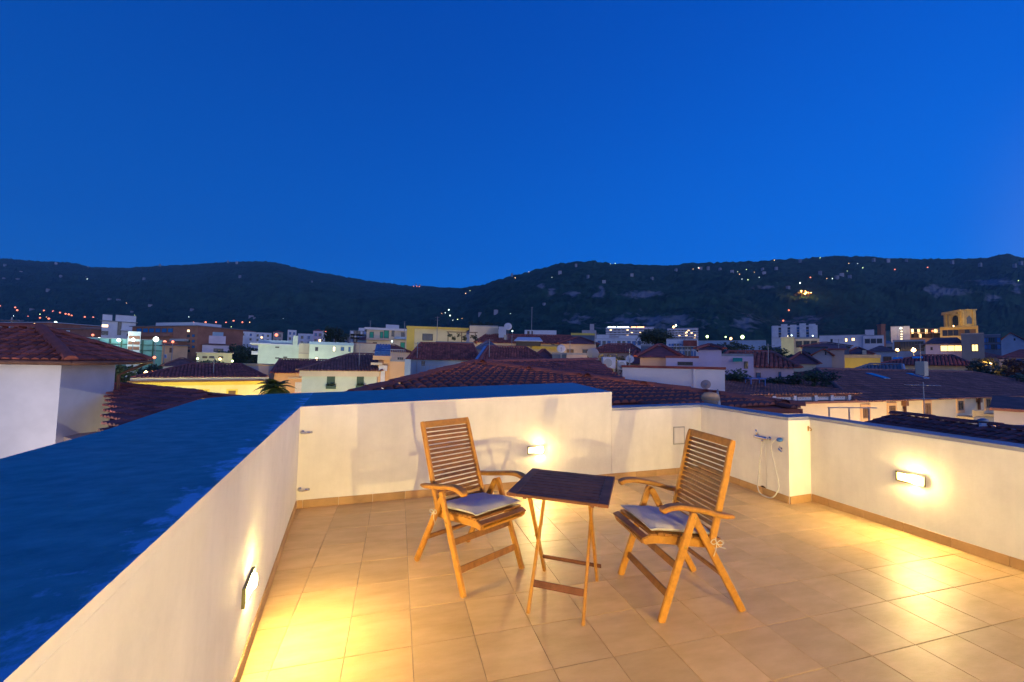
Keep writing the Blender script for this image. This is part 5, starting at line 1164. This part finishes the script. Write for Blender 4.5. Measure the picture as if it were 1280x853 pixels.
b = Bld('building', 'cluster of small white rooftop boxes before the far hotel', 'building', 742, 806, 424, 150, 150, 14, 'w_white').flat('felt_grey', None); b.grid(9, 1, b.zpx(433), b.zpx(425), 1.2, 1.6, ('blue', 'dark', 'white'), sd=4); MB().box((b.L*.05, 1, b.zt+.17), (b.L*.3, 6, b.zt+1.8)).box((b.L*.5, 1, b.zt+.17), (b.L*.9, 6, b.zt+1.2)).build('roof_block', 'w_white', b.t, kind='stuff')
# left distance
b = Bld('building', 'low brick and grey building at the far left edge with a pale end', 'building', -40, 62, 403.5, 125, 118, 12, 'w_brick').flat('pale_metal', None, over=.6); b.block((b.L*.25, -.2, b.zpx(412)), (b.L*.55, -.003, b.zt-.1), 'w_white', 'pale_panel')
b = Bld('building', 'long brick building with grey roof behind the left house', 'building', 18, 112, 411, 112, 108, 10, 'w_brick').flat('roof_grey', None, over=.5); b.win(72, 413, 76, 420, 'white', 'frame_white', 0); b.win(83, 413, 87, 420, 'white', 'frame_white', 0); b.win(59, 412.5, 65, 415.5, 'pale', 'frame_dark', 0)
b = Bld('building', 'dim brick block with blue window between the left house and the white tower block', 'building', 98, 124, 409, 118, 118, 10, 'w_brick').flat('felt_grey', None); b.win(108, 410.5, 117, 416, 'blue', 'frame_dark', 1)
b = Bld('apartment_block', 'white tower block with flat penthouse and an oval window on the left', 'apartment block', 124.5, 167, 401, 110, 110, 12, 'w_white').flat('felt_grey', None, over=.4)
MB().box((0, 1, b.zt+.17), (b.L*.28, 8, b.zpx(394))).build('penthouse_left', 'w_white', b.t); MB().box((b.L*.38, 1, b.zt+.17), (b.L, 8, b.zpx(393.5))).build('penthouse', 'w_white', b.t)
b.win(127, 405.5, 135.5, 409.5, 'warm', 'frame_white', 0); b.win(127, 414, 135, 419, 'dark', 'frame_dark', 2); b.win(147.5, 402, 151, 419, 'dark', 'frame_dark', 0); b.band(412, 414, 'w_white', 151, 166, 1.0)
b = Bld('apartment_block', 'long brick apartment block with recessed balconies and arched metal roof on the left', 'apartment block', 163, 245, 408.5, 105, 98, 12, 'w_brick').flat('roof_grey', None, over=.5)
for k in range(6): b.win(171+k*7.8, 410.5, 177.3+k*7.8, 416, 'blue', 'frame_dark', 0)
MB().box((b.L*.3, 1, b.zt+.17), (b.L*.88, 8, b.zt+1.1)).build('roof_vault', 'pale_metal', b.t)
for y in (412, 418.5, 425, 431, 437): b.win(234, y, 237.5, y+3.5, 'warm' if y == 412 else 'dark', 'frame_dark', 0)
for y in (418, 425, 432): b.win(240, y, 243.5, y+3.5, 'blue', 'frame_dark', 0)
b.band(418, 421, 'w_brick', 163, 216, .8); b.band(424, 427, 'w_grey', 217, 236, .9)
b = Bld('building', 'teal netted low building lit by four floodlights on the left', 'building', 96, 202, 422, 86, 86, 10, 'w_teal').flat('felt_grey', None)
for k in range(7): x = b.L*(.1+.13*k); MB().box((x-.12, -.25, b.base), (x+.12, -.003, b.zt-.02)).build('scaffold_post', 'shutter_green', b.t)
for y in (430, 437): b.band(y, y+.8, 'shutter_green', None, None, .2, 'scaffold_beam')
a = b.loc(160, 420)[0]; MB().box((a, -1.2, G0), (a+2.0, -.3, b.zpx(414))).build('stair_tower', 'w_white', b.t)
for y in (419.5, 426.5, 433): z1, z0 = b.zpx(y), b.zpx(y+4); MB().box((a+.1, -1.28, z0), (a+1.9, -1.203, z1)).build('stair_window', 'w_brick', b.t)
b = Bld('building', 'rounded salmon pink building beside the floodlit teal building', 'building', 202, 234, 432, 84, 84, 8, 'w_orange').flat('roof_grey', None, over=.4); b.win(205, 443, 208.5, 448, 'blue', 'frame_white', 0); b.win(212, 435, 216, 441, 'brown', 'frame_dark', 0); b.band(428, 430, 'w_brick', 202, 222, .4, 'parapet')
b = Bld('house', 'pale lit white house with three dark openings among trees on the left', 'house', 246, 290, 441.5, 75, 75, 8, 'w_paleyellow').flat('felt_grey', 'w_cream', .15, .3, .2)
for x in (253, 261.5, 273): b.win(x, 445.5, x+6, 448, 'brown', 'frame_dark', 0)
b = Bld('house', 'mauve gabled house above the pale lit white house', 'house', 252, 286, 431, 100, 100, 9, 'w_lilac'); b.hip('roof_far_brown', .9, .3); b.win(267, 436, 279, 440, 'dark', 'frame_dark', 2); MB().box((b.L*.15, 2, b.zt+.3), (b.L*.85, 8, b.zt+2.4)).build('upper_storey', 'w_lilac', b.t); MB().box((b.L*.2, 2.5, b.zt+2.403), (b.L*.75, 7, b.zt+3.4)).build('roof_dome', 'w_blue', b.t)
b = Bld('apartment_block', 'blank pale green white block with projecting roof slab and chimney left of centre', 'apartment block', 322, 373, 430.5, 70, 70, 10, 'w_green'); b.flat('w_white', None, over=.0)
MB().box((-1.2, -.4, b.zt+.003), (b.L*.3, 8, b.zt+.2)).build('roof_slab', 'w_white', b.t); MB().box((0, .5, b.zt+.21), (b.L*.98, 8, b.zpx(425.5))).build('roof_parapet', 'w_blue', b.t); MB().box((b.loc(366, 430)[0], -.1, b.zpx(450)), (b.loc(372, 430)[0], 3, b.zpx(419))).build('chimney', 'w_green', b.t)
for x, y in ((344, 433.5), (344, 447), (354, 446)): b.win(x, y, x+5, y+1.6, 'dark', 'frame_dark', 0)
MB().box((-.9, -.4, b.zpx(444)), (-.003, 4, b.zpx(440))).build('balcony', 'w_white', b.t)
b = Bld('building', 'tan recessed link between the two pale blocks left of centre', 'building', 373, 386, 429.5, 72, 72, 8, 'w_cream').flat('felt_grey', None); b.band(441.5, 442.3, 'w_tan', None, None, .2, 'string_course')
b = Bld('apartment_block', 'bluish white block with small windows, one brightly lit, left of centre', 'apartment block', 386, 441, 430.5, 70, 70, 9, 'w_green').flat('felt_grey', 'w_blue', .5, .3, .05)
for x0, y0, x1, y1, k in ((394, 434, 397.6, 439, 'dark'), (416, 433.5, 419.2, 439.5, 'pale'), (426, 434, 430, 439, 'blue'), (435.5, 434, 438, 440, 'blue'), (394, 446.5, 397.5, 451, 'warm')): b.win(x0, y0, x1, y1, k, 'frame_dark', 0)
b = Bld('building', 'small tan block with dark roofs right of the bluish white block', 'building', 441, 470, 429, 74, 74, 9, 'w_tan').flat('roof_far_brown', None)
b = Bld('apartment_block', 'cream apartment block with teal awnings and a rooftop cabin left of the mustard block', 'apartment block', 457, 511, 412, 92, 92, 12, 'w_cream').flat('felt_grey', 'w_white', .5, .4, .5)
for x0, x1, y0, y1, k in ((462, 467, 415, 424, 'teal'), (475, 479, 415, 423, 'teal'), (480, 486, 413, 423, 'teal'), (489.5, 493, 413, 421, 'dark'), (501.5, 506, 415.5, 422, 'dark'), (500.5, 506, 428, 436, 'teal'), (466, 471, 428, 434, 'brown')): b.win(x0, y0, x1, y1, k, 'frame_dark', 0)
b.band(423, 425.5, 'w_tan', 458, 487, 1.1); b.band(421.5, 424.5, 'w_blue', 493, 511, 1.1); MB().box((b.L*.43, 3, b.zt+.1), (b.L*.75, 8, b.zpx(404.5))).build('rooftop_cabin', 'w_white', b.t)
b = Bld('apartment_block', 'white and blue stepped block left of the teal awnings', 'apartment block', 436, 457.5, 413.5, 125, 125, 12, 'w_white').flat('felt_grey', None); b.grid(5, 3, b.zpx(427), b.zpx(415), 1.2, 1.6, ('blue', 'dark', 'white'), sd=21); MB().box((b.L*.5, 2, b.zt+.17), (b.L*.85, 8, b.zt+1.2)).build('rooftop_cabin', 'w_white', b.t)
rr_ = random.Random(17)
FAR = [(284, 305, 419, 230, 'w_white', 'widest pale house of the far left hillside cluster'), (296, 318, 414, 240, 'w_white', 'upper pale house of the far left hillside cluster'), (316, 338, 415.5, 245, 'w_white', 'right pale house of the far left hillside cluster'), (303, 319, 436, 120, 'w_lilac', 'small pink house with dark openings among the left trees'), (340, 352, 415, 210, 'w_tan', 'small tan house beside the bright orange street lamp'), (358, 369, 412.5, 215, 'w_white', 'little white blue house above the pale green block'), (371, 390, 417, 200, 'w_white', 'wide low white house above the tan link block'), (390, 402, 413.5, 190, 'w_lilac', 'pink house with orange lit balcony left of the dark round tree'), (401, 412, 416, 188, 'w_white', 'white house adjoining the pink house with orange balcony'), (416, 437, 421.5, 130, 'w_tan', 'low tan house under the dark round tree'), (446, 466, 425, 100, 'w_blue', 'low blue grey house before the teal awnings')]
for k, (x0, x1, y, D, m, lab) in enumerate(FAR):
    b = Bld('house', lab, 'house', x0, x1, y, D, D, 9, m)
    if k % 3 == 1: b.hip('roof_far', 1.2, .3)
    else: b.flat('felt_grey', None)
    b.grid(max(2, int(b.L/3)), 2, b.zt-6, b.zt-.4, 1.1, 1.5, ('dark', 'blue', 'dark', 'warm') if k == 7 else ('dark', 'blue', 'dark'), sd=k)
# houses in the second row that close the gaps between the roofs
SECOND = [(60, 120, 431, 70, 'w_tan', 'roof_far_brown', 'dim tan house behind the eave of the left house'), (205, 250, 458, 58, 'w_grey', 'roof_far_brown', 'dim grey house behind the yellow building'), (470, 512, 440, 58, 'w_tan', 'roof_far', 'brown roofed house behind the blue tiled dome'), (596, 622, 437, 48, 'w_grey', 'roof_grey', 'grey roofed house left of the plain dark red hip roof'), (700, 745, 430, 52, 'w_tan', 'roof_far', 'reddish roofed house behind the blue grey dish'), (1084, 1120, 440, 60, 'w_blue', 'roof_far_brown', 'blue walled house below the white stepped block'), (955, 1006, 437, 110, 'w_grey', 'roof_grey', 'grey house behind the bright green tree'), (1100, 1118, 430, 100, 'w_grey', 'roof_grey', 'grey house left of the bluish plain block'), (1200, 1260, 447, 72, 'w_tan', 'roof_far', 'tan house behind the orange lit bush'), (560, 600, 417, 100, 'w_grey', 'roof_grey', 'grey house between the two cream blocks'), (985, 1020, 455, 36, 'w_cream', 'roof_far', 'cream house with lit canopy edges behind the terrace shrubs'), (800, 850, 447, 30, 'w_tan', 'roof_far', 'tan house behind the blank white wall')]
for k, (x0, x1, y, D, m, rm, lab) in enumerate(SECOND):
    b = Bld('house', lab, 'house', x0, x1, y, D, D, 8, m); b.hip(rm, 1.1, .3); b.grid(max(2, int(b.L/3)), 1, b.zt-2.4, b.zt-.4, .9, 1.4, ('dark', 'brown'), sd=k+40)

for px, y, D, h, lab in ((463, 401, 92, 3.2, 'tv antenna at the left end of the teal awning roof'), (506, 402, 92, 3.0, 'tv antenna at the right end of the teal awning roof'), (404, 413, 70, 3.4, 'tv antenna on the bluish white block'), (640, 419, 56, 2.6, 'tv antenna over the long red roof beside the canopy'), (612, 424, 37, 2.2, 'tv antenna on the plain dark red hip roof'), (856, 412, 62, 3.2, 'tv antenna on the modern white and blue block'), (960, 430, 27, 2.2, 'tv antenna on the red roof of the pink house'), (1048, 424, 44, 2.6, 'tv antenna on the tan block at right of centre'), (1150, 430, 45, 2.4, 'tv antenna on the brown roof with blue skylights'), (268, 446, 40, 2.0, 'tv antenna on the yellow building roof'), (450, 430, 35, 2.0, 'tv antenna on the pale green house roof'), (15, 397, 12.6, 1.6, 'tv antenna on the ridge of the left house')): antenna(px, y, D, h, lab, 2, .8)

# ================================================================== TOWN: trees
def palm():
    p = dep(344, 484, 33); rnd = random.Random(5); h = 9; t = thing('palm_tree', 'palm with arching fronds beside the yellow building', 'palm tree', (p.x, p.y, p.z-h))
    MB().tube([(0, 0, 0), (.1, 0, h*.5), (0, 0, h-.1)], [.3, .24, .22], 9).build('trunk', 'bark', t)
    for k in range(46):
        a = 2*pi*k*.382; el = rnd.uniform(-.25, 1.3); L_ = rnd.uniform(1.35, 1.9); mb = MB(); pts = []
        for i in range(7):
            q = i/6; ang = el-q*1.35; pts.append((pts[-1]+V((cos(a)*cos(ang), sin(a)*cos(ang), sin(ang)))*L_/6) if pts else V((0, 0, h-.05)))
        mb.tube(pts, [.03, .026, .022, .018, .014, .01, .005], 4)
        for i in range(1, 7):
            tg = (pts[i]-pts[i-1]).normalized(); sd = tg.cross(V((0, 0, 1)))
            sd = sd.normalized() if sd.length > .05 else V((-sin(a), cos(a), 0))
            for f in (0, .2, .4, .6, .8):
                c = pts[i-1]+(pts[i]-pts[i-1])*f; ll = .50*sin(pi*min(.97, (i-1+f)/6.3+.12))
                for s in (-1, 1): e = c+sd*s*ll+tg*ll*.7-V((0, 0, ll*.25)); mb.add([c-tg*.035, c+tg*.05, e], [(0, 1, 2)])
        mb.build('frond', 'palm_leaf', t)
palm()
TREES = [('bush', 'round green bush below the eave of the left house', 155, 457, 52, 6, 5, 3.2, 'leaf'), ('tree', 'dark tree behind the eave of the left house', 172, 455, 60, 7, 5, 4, 'leaf_dark'), ('tree', 'dark tree left of the pale rounded shrub below the salmon building', 205, 450, 70, 8, 6, 5, 'leaf_dark'), ('tree', 'pale olive tree below the salmon pink building', 229, 449, 68, 8, 9, 5, 'leaf_olive'), ('tree', 'dark tree left of the pale lit white house', 250, 452, 66, 7, 5, 4, 'leaf'), ('tree', 'dark tree before the pale lit white house', 262, 449.5, 64, 7, 5, 4, 'leaf_dark'), ('tree', 'small tree right of the pale lit white house', 276, 453.5, 64, 6, 3.5, 3, 'leaf_olive'), ('tree', 'tall dark tree between the left hillside cluster and the blank pale green block', 300, 428, 90, 11, 9, 7, 'leaf_dark'), ('tree', 'broad dark tree left of the blank pale green block', 313, 431, 84, 11, 7, 8, 'leaf_dark'), ('tree', 'dark tree behind the pale lit white house, right side', 292, 437, 86, 10, 6, 7, 'leaf_dark'),
    ('tree', 'large dark round tree above the bluish white block', 420, 406.5, 120, 14, 8, 7, 'leaf_dark'), ('tree', 'dark green tree below the yellow topped low building', 726, 422, 62, 8, 6, 4.5, 'leaf_olive'), ('tree', 'dark tree right of the yellow topped low building', 738, 425, 60, 8, 4.5, 4, 'leaf'), ('tree', 'bright green round tree right of the square pink block', 917, 426, 66, 9, 8, 4.5, 'leaf_olive'), ('tree', 'low green tree behind the square pink block', 893, 431, 64, 8, 6, 3, 'leaf'), ('tree', 'yellowish lit tree below the pale yellow lit block', 962, 432.5, 64, 8, 6, 3.5, 'leaf_olive'), ('tree', 'dark small tree before the pale yellow lit block', 975, 440, 52, 6, 4, 2.5, 'leaf_dark'), ('tree', 'dark bush beside the dark blue grey house', 998, 437, 56, 7, 4, 3, 'leaf_dark'),
    ('tree', 'dark tree left of the orange lit bush', 1213, 452, 40, 7, 4, 3.5, 'leaf_dark'), ('tree', 'dark spreading tree at the right behind the brown roof', 1240, 460, 38, 7, 6, 4, 'leaf_dark'), ('tree', 'dark tree nearest the right edge behind the brown roof', 1264, 466, 36, 7, 5, 4.5, 'leaf_dark'), ('tree', 'reddish leaved tree at the right edge above the blue roof', 1256, 444, 46, 7, 5, 3.6, 'leaf_red'), ('tree', 'olive tree at the extreme right edge', 1279, 468, 34, 7, 3.5, 3, 'leaf_olive')]
for k, (nm, lab, px, y, D, h, w, ch, m) in enumerate(TREES): tree(nm, lab, nm, px, y, D, h, w, ch, m, 100+k, clumps=18, leaves=60, ls=.10+D*.0028)
tree('umbrella_pine', 'wide umbrella pine with flat crown before the far hotel', 'pine tree', 819, 409.5, 112, 15, 10.8, 6.4, 'leaf_olive', 61, clumps=64, leaves=70, ls=.34, umbrella=True)
tree('bush', 'lamp lit bush glowing orange behind the air conditioner', 'bush', 768, 438.5, 31, 5, 2.6, 2.2, 'leaf_olive', 77, clumps=20, leaves=60, ls=.12)
tree('bush', 'orange and yellow lit bush at the right above the dark trees', 'bush', 1232, 446, 42, 5, 3.4, 2.4, 'leaf_olive', 78, clumps=18, leaves=60, ls=.15)

ORD = ['first', 'second', 'third', 'fourth', 'fifth', 'sixth', 'seventh', 'eighth', 'ninth', 'tenth', 'eleventh', 'twelfth', 'thirteenth', 'fourteenth', 'fifteenth', 'sixteenth', 'seventeenth', 'eighteenth', 'nineteenth', 'twentieth']
def hill_place(x, y):
    r = lerp_tab(SKYLINE, x)
    if x < 480: return 'left ridge' if y < r+9 else 'upper left slope' if y < 362 else 'lower left slope'
    if x < 640: return 'saddle between the hills' if y < 375 else 'dark slope below the saddle'
    if x < 850: return 'middle ridge' if y < r+9 else 'middle slope'
    if x < 985: return 'slope left of the lit grove'
    return 'right ridge' if y < r+9 else 'slope right of the lit grove'
def placed(pts, what):
    by = {}
    for q in sorted(pts): by.setdefault(hill_place(*q[:2]), []).append(q)
    return {q: what+' on the '+p+(', '+ORD[k]+' from its left' if len(l) > 1 else '') for p, l in by.items() for k, q in enumerate(l)}
# ================================================================== LIGHTS OF THE TOWN
SL = [((758.3, 449, 29.2), 'glow_warm', .13, 'bright warm street lamp in the glowing bush', 5, 170, (1, .55, .16)), ((182.5, 467, 44), 'glow_warm', .22, 'yellow street lamp left of the yellow building roof', 6, 500, (1, .75, .25)),
      ((1121.5, 438, 62), 'glow_warm', .24, 'warm street lamp left of the loggia house', 6, 500, (1, .6, .2)), ((1142, 438, 62), 'glow_warm', .30, 'larger warm street lamp beside the loggia house', 6, 700, (1, .6, .2)), ((1238, 455.5, 40.6), 'glow_warm', .12, 'hidden garden lamp in the orange lit bush', 3, 150, (1, .5, .14))]
for (q, m, r, lab, pole, pw, col) in SL: street_lamp(dep(*q), m, r, lab, None, pole, pw, col)
street_lamp(dep(1192, 408.2, 133.5), 'glow_warm', .18, 'small floodlight on the ledge at the foot of the bell tower', None, 1.2, 2600, (1, .66, .22))
for px, y in ((124, 424), (148.5, 425.5), (166.5, 425), (195, 424.5)):
    street_lamp(dep(px, y, 84.2), 'glow_white', .34 if px != 195 else .5, {124: 'cold white floodlight nearest the left house roof', 148.5: 'second cold white floodlight on the teal building', 166.5: 'third cold white floodlight, before the stair tower', 195: 'largest cold white floodlight at the right end of the teal building'}[px], None, 9, 220 if px != 195 else 420, (.75, 1, .88))
# lamps down in the streets that light the fronts (hidden by the terrace parapets)
STREET = [(262, 31, -5, 1250, (1, .92, .34), 'street lamp in the lane before the yellow building'), (205, 32, -5, 750, (1, .92, .34), 'street lamp at the left corner of the yellow building'), (362, 39, -5, 1100, (1, .60, .20), 'street lamp before the orange lit building'), (420, 26, -5, 1250, (1, .97, .62), 'street lamp before the pale green house'), (470, 29.5, -4.5, 500, (1, .50, .15), 'street lamp before the orange belfry'), (1108, 17, -6.5, 1100, (1, .68, .32), 'street lamp before the left half of the long cream house'), (1165, 17, -5.5, 1000, (1, .68, .32), 'street lamp before the middle of the long cream house'), (1235, 20, -5.5, 1100, (1, .72, .30), 'street lamp before the right half of the long cream house'), (506, 61, -3, 700, (1, .78, .22), 'street lamp at the left corner of the mustard block'), (560, 55, 0, 500, (1, .72, .30), 'street lamp before the mustard block'), (700, 50, 0, 420, (1, .7, .22), 'street lamp under the yellow cornice'), (978, 62, 0, 900, (1, .9, .4), 'street lamp below the pale yellow lit block'), (1078, 42.3, -1.2, 150, (1, .7, .22), 'street lamp before the yellow garden wall'), (1192, 120, 0, 9000, (1, .62, .20), 'floodlight lamp before the bell tower'), (1158, 132, 1, 2200, (1, .48, .18), 'lamp before the long orange facade'), (264, 67, -2, 1000, (1, .92, .5), 'street lamp before the pale lit white house'), (345, 60, -3, 2100, (.95, 1, .74), 'street lamp before the blank pale green block'), (412, 60, -3, 1500, (.9, 1, .8), 'street lamp before the bluish white block'), (-60, 8.2, -1.3, 230, (1, .84, .70), 'lane lamp beside the white house on the left'), (485, 83, 0, 500, (1, .75, .4), 'street lamp before the teal awnings'), (605, 55, 2, 300, (1, .72, .42), 'street lamp before the cream planted block'), (1240, 60, -4, 300, (1, .7, .3), 'street lamp among the right trees')]
for (px, D, z, pw, col, lab) in STREET: p = dep(px, hz(px), D); street_lamp((p.x, p.y, z), 'glow_warm', .14, lab, None, 6, pw, col)
# lamps seen over the town at the foot of the hill
FOOT = [(858.5, 415.5, 290, 'glow_warm', .7), (858.5, 419.5, 290, 'glow_warm', .5), (869, 419.5, 290, 'glow_warm', .6), (842, 409, 280, 'glow_warm', 1.1), (845, 407, 280, 'glow_white', .8), (884, 421, 170, 'glow_green', .75), (907, 421.5, 180, 'glow_green', .45), (913.5, 423.5, 175, 'glow_warm', .75), (928, 421.5, 170, 'glow_green', 1.0), (345.5, 419, 190, 'glow_orange', 1.0), (327, 422, 180, 'glow_warm', .5), (407, 415, 180, 'glow_orange', .6), (412, 414, 180, 'glow_orange', .5), (247, 448.5, 70, 'glow_green', .25), (290.5, 451.5, 72, 'glow_green', .25), (275, 449, 72, 'glow_warm', .3), (268, 456, 66, 'glow_white', .25), (193, 447, 75, 'glow_orange', .35), (206, 427.5, 83, 'glow_orange', .4), (216, 427.5, 83, 'glow_orange', .35), (1016, 420, 250, 'glow_white', .5), (989.5, 419.5, 250, 'glow_white', .5), (490, 427, 90, 'glow_white', .22), (43, 406, 115, 'glow_warm', .5), (116, 419, 105, 'glow_orange', .4), (69.5, 403.6, 200, 'glow_white', .9), (640.5, 414, 90, 'glow_white', .2), (1166, 414, 149, 'glow_orange', .5), (1126, 410.5, 149, 'glow_white', .4)]
cnt = {}
FL_ = {}
for q in sorted(FOOT):
    w = {'glow_warm': 'warm yellow', 'glow_white': 'cold white', 'glow_green': 'greenish', 'glow_orange': 'orange'}[q[3]]; zone = 'left of the palm' if q[0] < 340 else 'left of the mustard block' if q[0] < 600 else 'near the far hotel' if q[0] < 950 else 'on the right'
    k = cnt.get((w, zone), 0); cnt[(w, zone)] = k+1; FL_[q] = 'small '+w+' lamp over the rooftops '+zone+', '+ORD[k]+' from the left'
for q in FOOT:
    x, y, D, m, r = q; street_lamp(dep(x, y, D), m, r*.75, FL_[q], 'lamps among the distant rooftops', 7)
ORANGE = [(66.5, 389.5), (75, 391), (82, 392.5), (86, 393.2), (89.5, 394.6), (106, 396.5), (116.5, 397), (35, 396), (19, 384.5), (21.5, 388), (0, 382.5), (55, 388.5), (61, 398.5), (50, 397.5), (242, 403.5), (257, 403), (270, 403), (282.5, 403.5), (292, 401.5), (303, 403), (264, 409.8)]
OL_ = {q: 'orange street lamp on the lower left hillside road, '+ORD[k % 20 if k < 20 else 0]+(' from the left' if k < 20 else ' from the right') for k, q in enumerate(sorted(ORANGE))}
for k, (x, y) in enumerate(ORANGE):
    p, D = hill_point(x, y); street_lamp(p, 'glow_orange', [1.9, 1.5, 1.7][k % 3], OL_[(x, y)], 'orange lamps along the hillside road', 8)
WHITE = [(17, 395), (50, 393), (58, 396.5), (236, 396.3), (289, 408.7), (312, 403), (354, 398.4), (359, 398), (552, 392), (556.5, 391.3), (561, 387.5), (562.5, 394.6), (566, 400.4), (572, 399.4), (577.5, 398.3), (638, 392.4), (587.5, 363.5), (582, 367), (763, 330), (769, 329.5), (866.5, 336.5), (873, 335), (922, 340), (924.5, 343), (927.5, 349), (935, 350), (943, 340.5), (949, 347), (933, 337), (968, 325.5), (1000, 354), (1025, 322.5), (1033.5, 348.5), (1040.5, 348.5), (1059, 339), (1061, 329.5), (1072, 329.7), (1078.5, 335), (158, 379), (109, 349), (168.5, 394.2), (644, 347.5), (690, 347), (1273, 351), (661, 340)]
WL_ = placed(WHITE, 'pale lamp shining')
for k, (x, y) in enumerate(WHITE):
    p, D = hill_point(x, y); big = (x, y) == (1000, 354) or x in (561, 562.5); street_lamp(p, ['glow_white', 'glow_green', 'glow_warm'][k % 3] if not big else 'glow_white', (2.0 if big else [.85, 1.15, .7, .95][k % 4])*D/1400, WL_[(x, y)], 'pale lamps scattered over the hillside', 7)
WARM = [(986, 388), (979, 401), (1118.5, 337), (1159.5, 334.5), (517, 358), (521, 358), (524, 358.5), (874, 335.5), (1013, 347)]
ML_ = placed(WARM, 'single orange lamp')
for x, y in WARM: p, D = hill_point(x, y); street_lamp(p, 'glow_orange', 1.5 if x > 600 else 1.9, ML_[(x, y)], 'orange lamps high on the hillside', 7)
# floodlit grove on the hill, right of centre
p, D = hill_point(1003, 369); t = thing('floodlit_grove', 'grove of trees lit bright orange on the right hillside', 'grove', p)
rnd = random.Random(9); cb = MB(); tb = MB()
for k in range(34):
    x, y = rnd.gauss(0, 6.5), rnd.uniform(-8, 8); c = cr_*x+cf*y+V((0, 0, rnd.uniform(0, 12)*max(.25, 1-abs(x)/16))); leaf_cloud(cb, c, 2.4, 2.4, 1.8, 40, 1.0, rnd)
    if k % 4 == 0: tb.tube([(c.x, c.y, -4), (c.x, c.y, c.z)], .3, 5)
cb.build('foliage', 'leaf_olive', t); tb.build('trunks', 'bark', t, kind='stuff')
for k in range(9):
    q = p+cr_*rnd.gauss(0, 6.0)-cf*rnd.uniform(8, 12)+V((0, 0, rnd.uniform(-1, 7))); street_lamp(q, 'glow_orange', rnd.uniform(.8, 1.4), ORD[k]+' orange floodlight glowing in the lit grove on the hillside', 'floodlights of the lit grove', 6, 30000 if k in (1, 4, 6) else 0, (1, .40, .06))
# pale houses on the hills
HOUSES = [(6, 331), (26, 340), (5, 348), (22, 349), (76, 345), (70, 329), (108, 346.5), (180, 348), (137, 374), (188, 382), (165, 390), (240, 387), (285, 326.5), (296, 328), (110, 333.5), (148, 375), (40, 387), (314, 396), (318, 398), (200, 331), (520, 355.5), (525, 356.5), (1000, 325), (885, 334.5), (900, 336), (915, 339), (953, 336), (970, 335), (985, 359), (1052, 343), (1062, 345), (1046, 346), (1092, 324), (1110, 325), (1133, 325), (1276, 328), (1268, 331), (790, 343.5), (815, 347.5), (876, 335), (845, 337), (755, 352), (735, 345), (640, 343), (720, 331), (700, 340), (390, 352), (300, 345), (60, 362), (955, 341), (1025, 340), (1190, 327), (1225, 330), (620, 389), (680, 380), (600, 392)]
hm = {}; HL_ = placed(HOUSES, 'small pale house')
for k, (x, y) in enumerate(HOUSES):
    p, D = hill_point(x, y); sz = [1, 1.35, .8, 1.15][k % 4]; m = ['w_dim', 'w_grey', 'w_dim', 'w_dim'][k % 4]
    t = thing('hillside_house', HL_[(x, y)], 'house', p, -yaw+[.2, -.3, .5, 0][k % 4], 'pale houses scattered over the hillside')
    if k % 4 not in hm:
        a = 3.0*sz; hm[k % 4] = (MB().box((-a, -3, -9), (a, 3, 1.2*sz+.8)).box((-a*.4, -3.3, -9), (a*.5, -3.002, .9*sz+.5)).mesh('wall', m), MB().add([(-a-.5, -3.6, 1.2*sz+.802), (a+.5, -3.6, 1.2*sz+.802), (a+.5, 3.6, 1.2*sz+.802), (-a-.5, 3.6, 1.2*sz+.802), (-a*.5, 0, 1.2*sz+1.6), (a*.5, 0, 1.2*sz+1.6)], [(0, 1, 5, 4), (2, 3, 4, 5), (1, 2, 5), (3, 0, 4), (3, 2, 1, 0)]).mesh('roof', 'roof_far'))
    link('wall', hm[k % 4][0], t); link('roof', hm[k % 4][1], t)
# ================================================================== HAZE
hzm = bpy.data.materials.new('haze'); hzm.use_nodes = True; nt = hzm.node_tree
for n_ in list(nt.nodes):
    if n_.type == 'BSDF_PRINCIPLED': nt.nodes.remove(n_)
pv = nt.nodes.new('ShaderNodeVolumePrincipled'); pv.inputs['Color'].default_value = (.34, .70, 1, 1); pv.inputs['Density'].default_value = HAZE; pv.inputs['Anisotropy'].default_value = 0
out_ = [n_ for n_ in nt.nodes if n_.type == 'OUTPUT_MATERIAL'][0]; nt.links.new(pv.outputs[0], out_.inputs['Volume'])
ho = MB().box((-5350, -1550, G0-1.5), (5350, 2350, 500)).build('haze', hzm, kind='stuff'); ho.rotation_euler = (0, 0, -yaw)
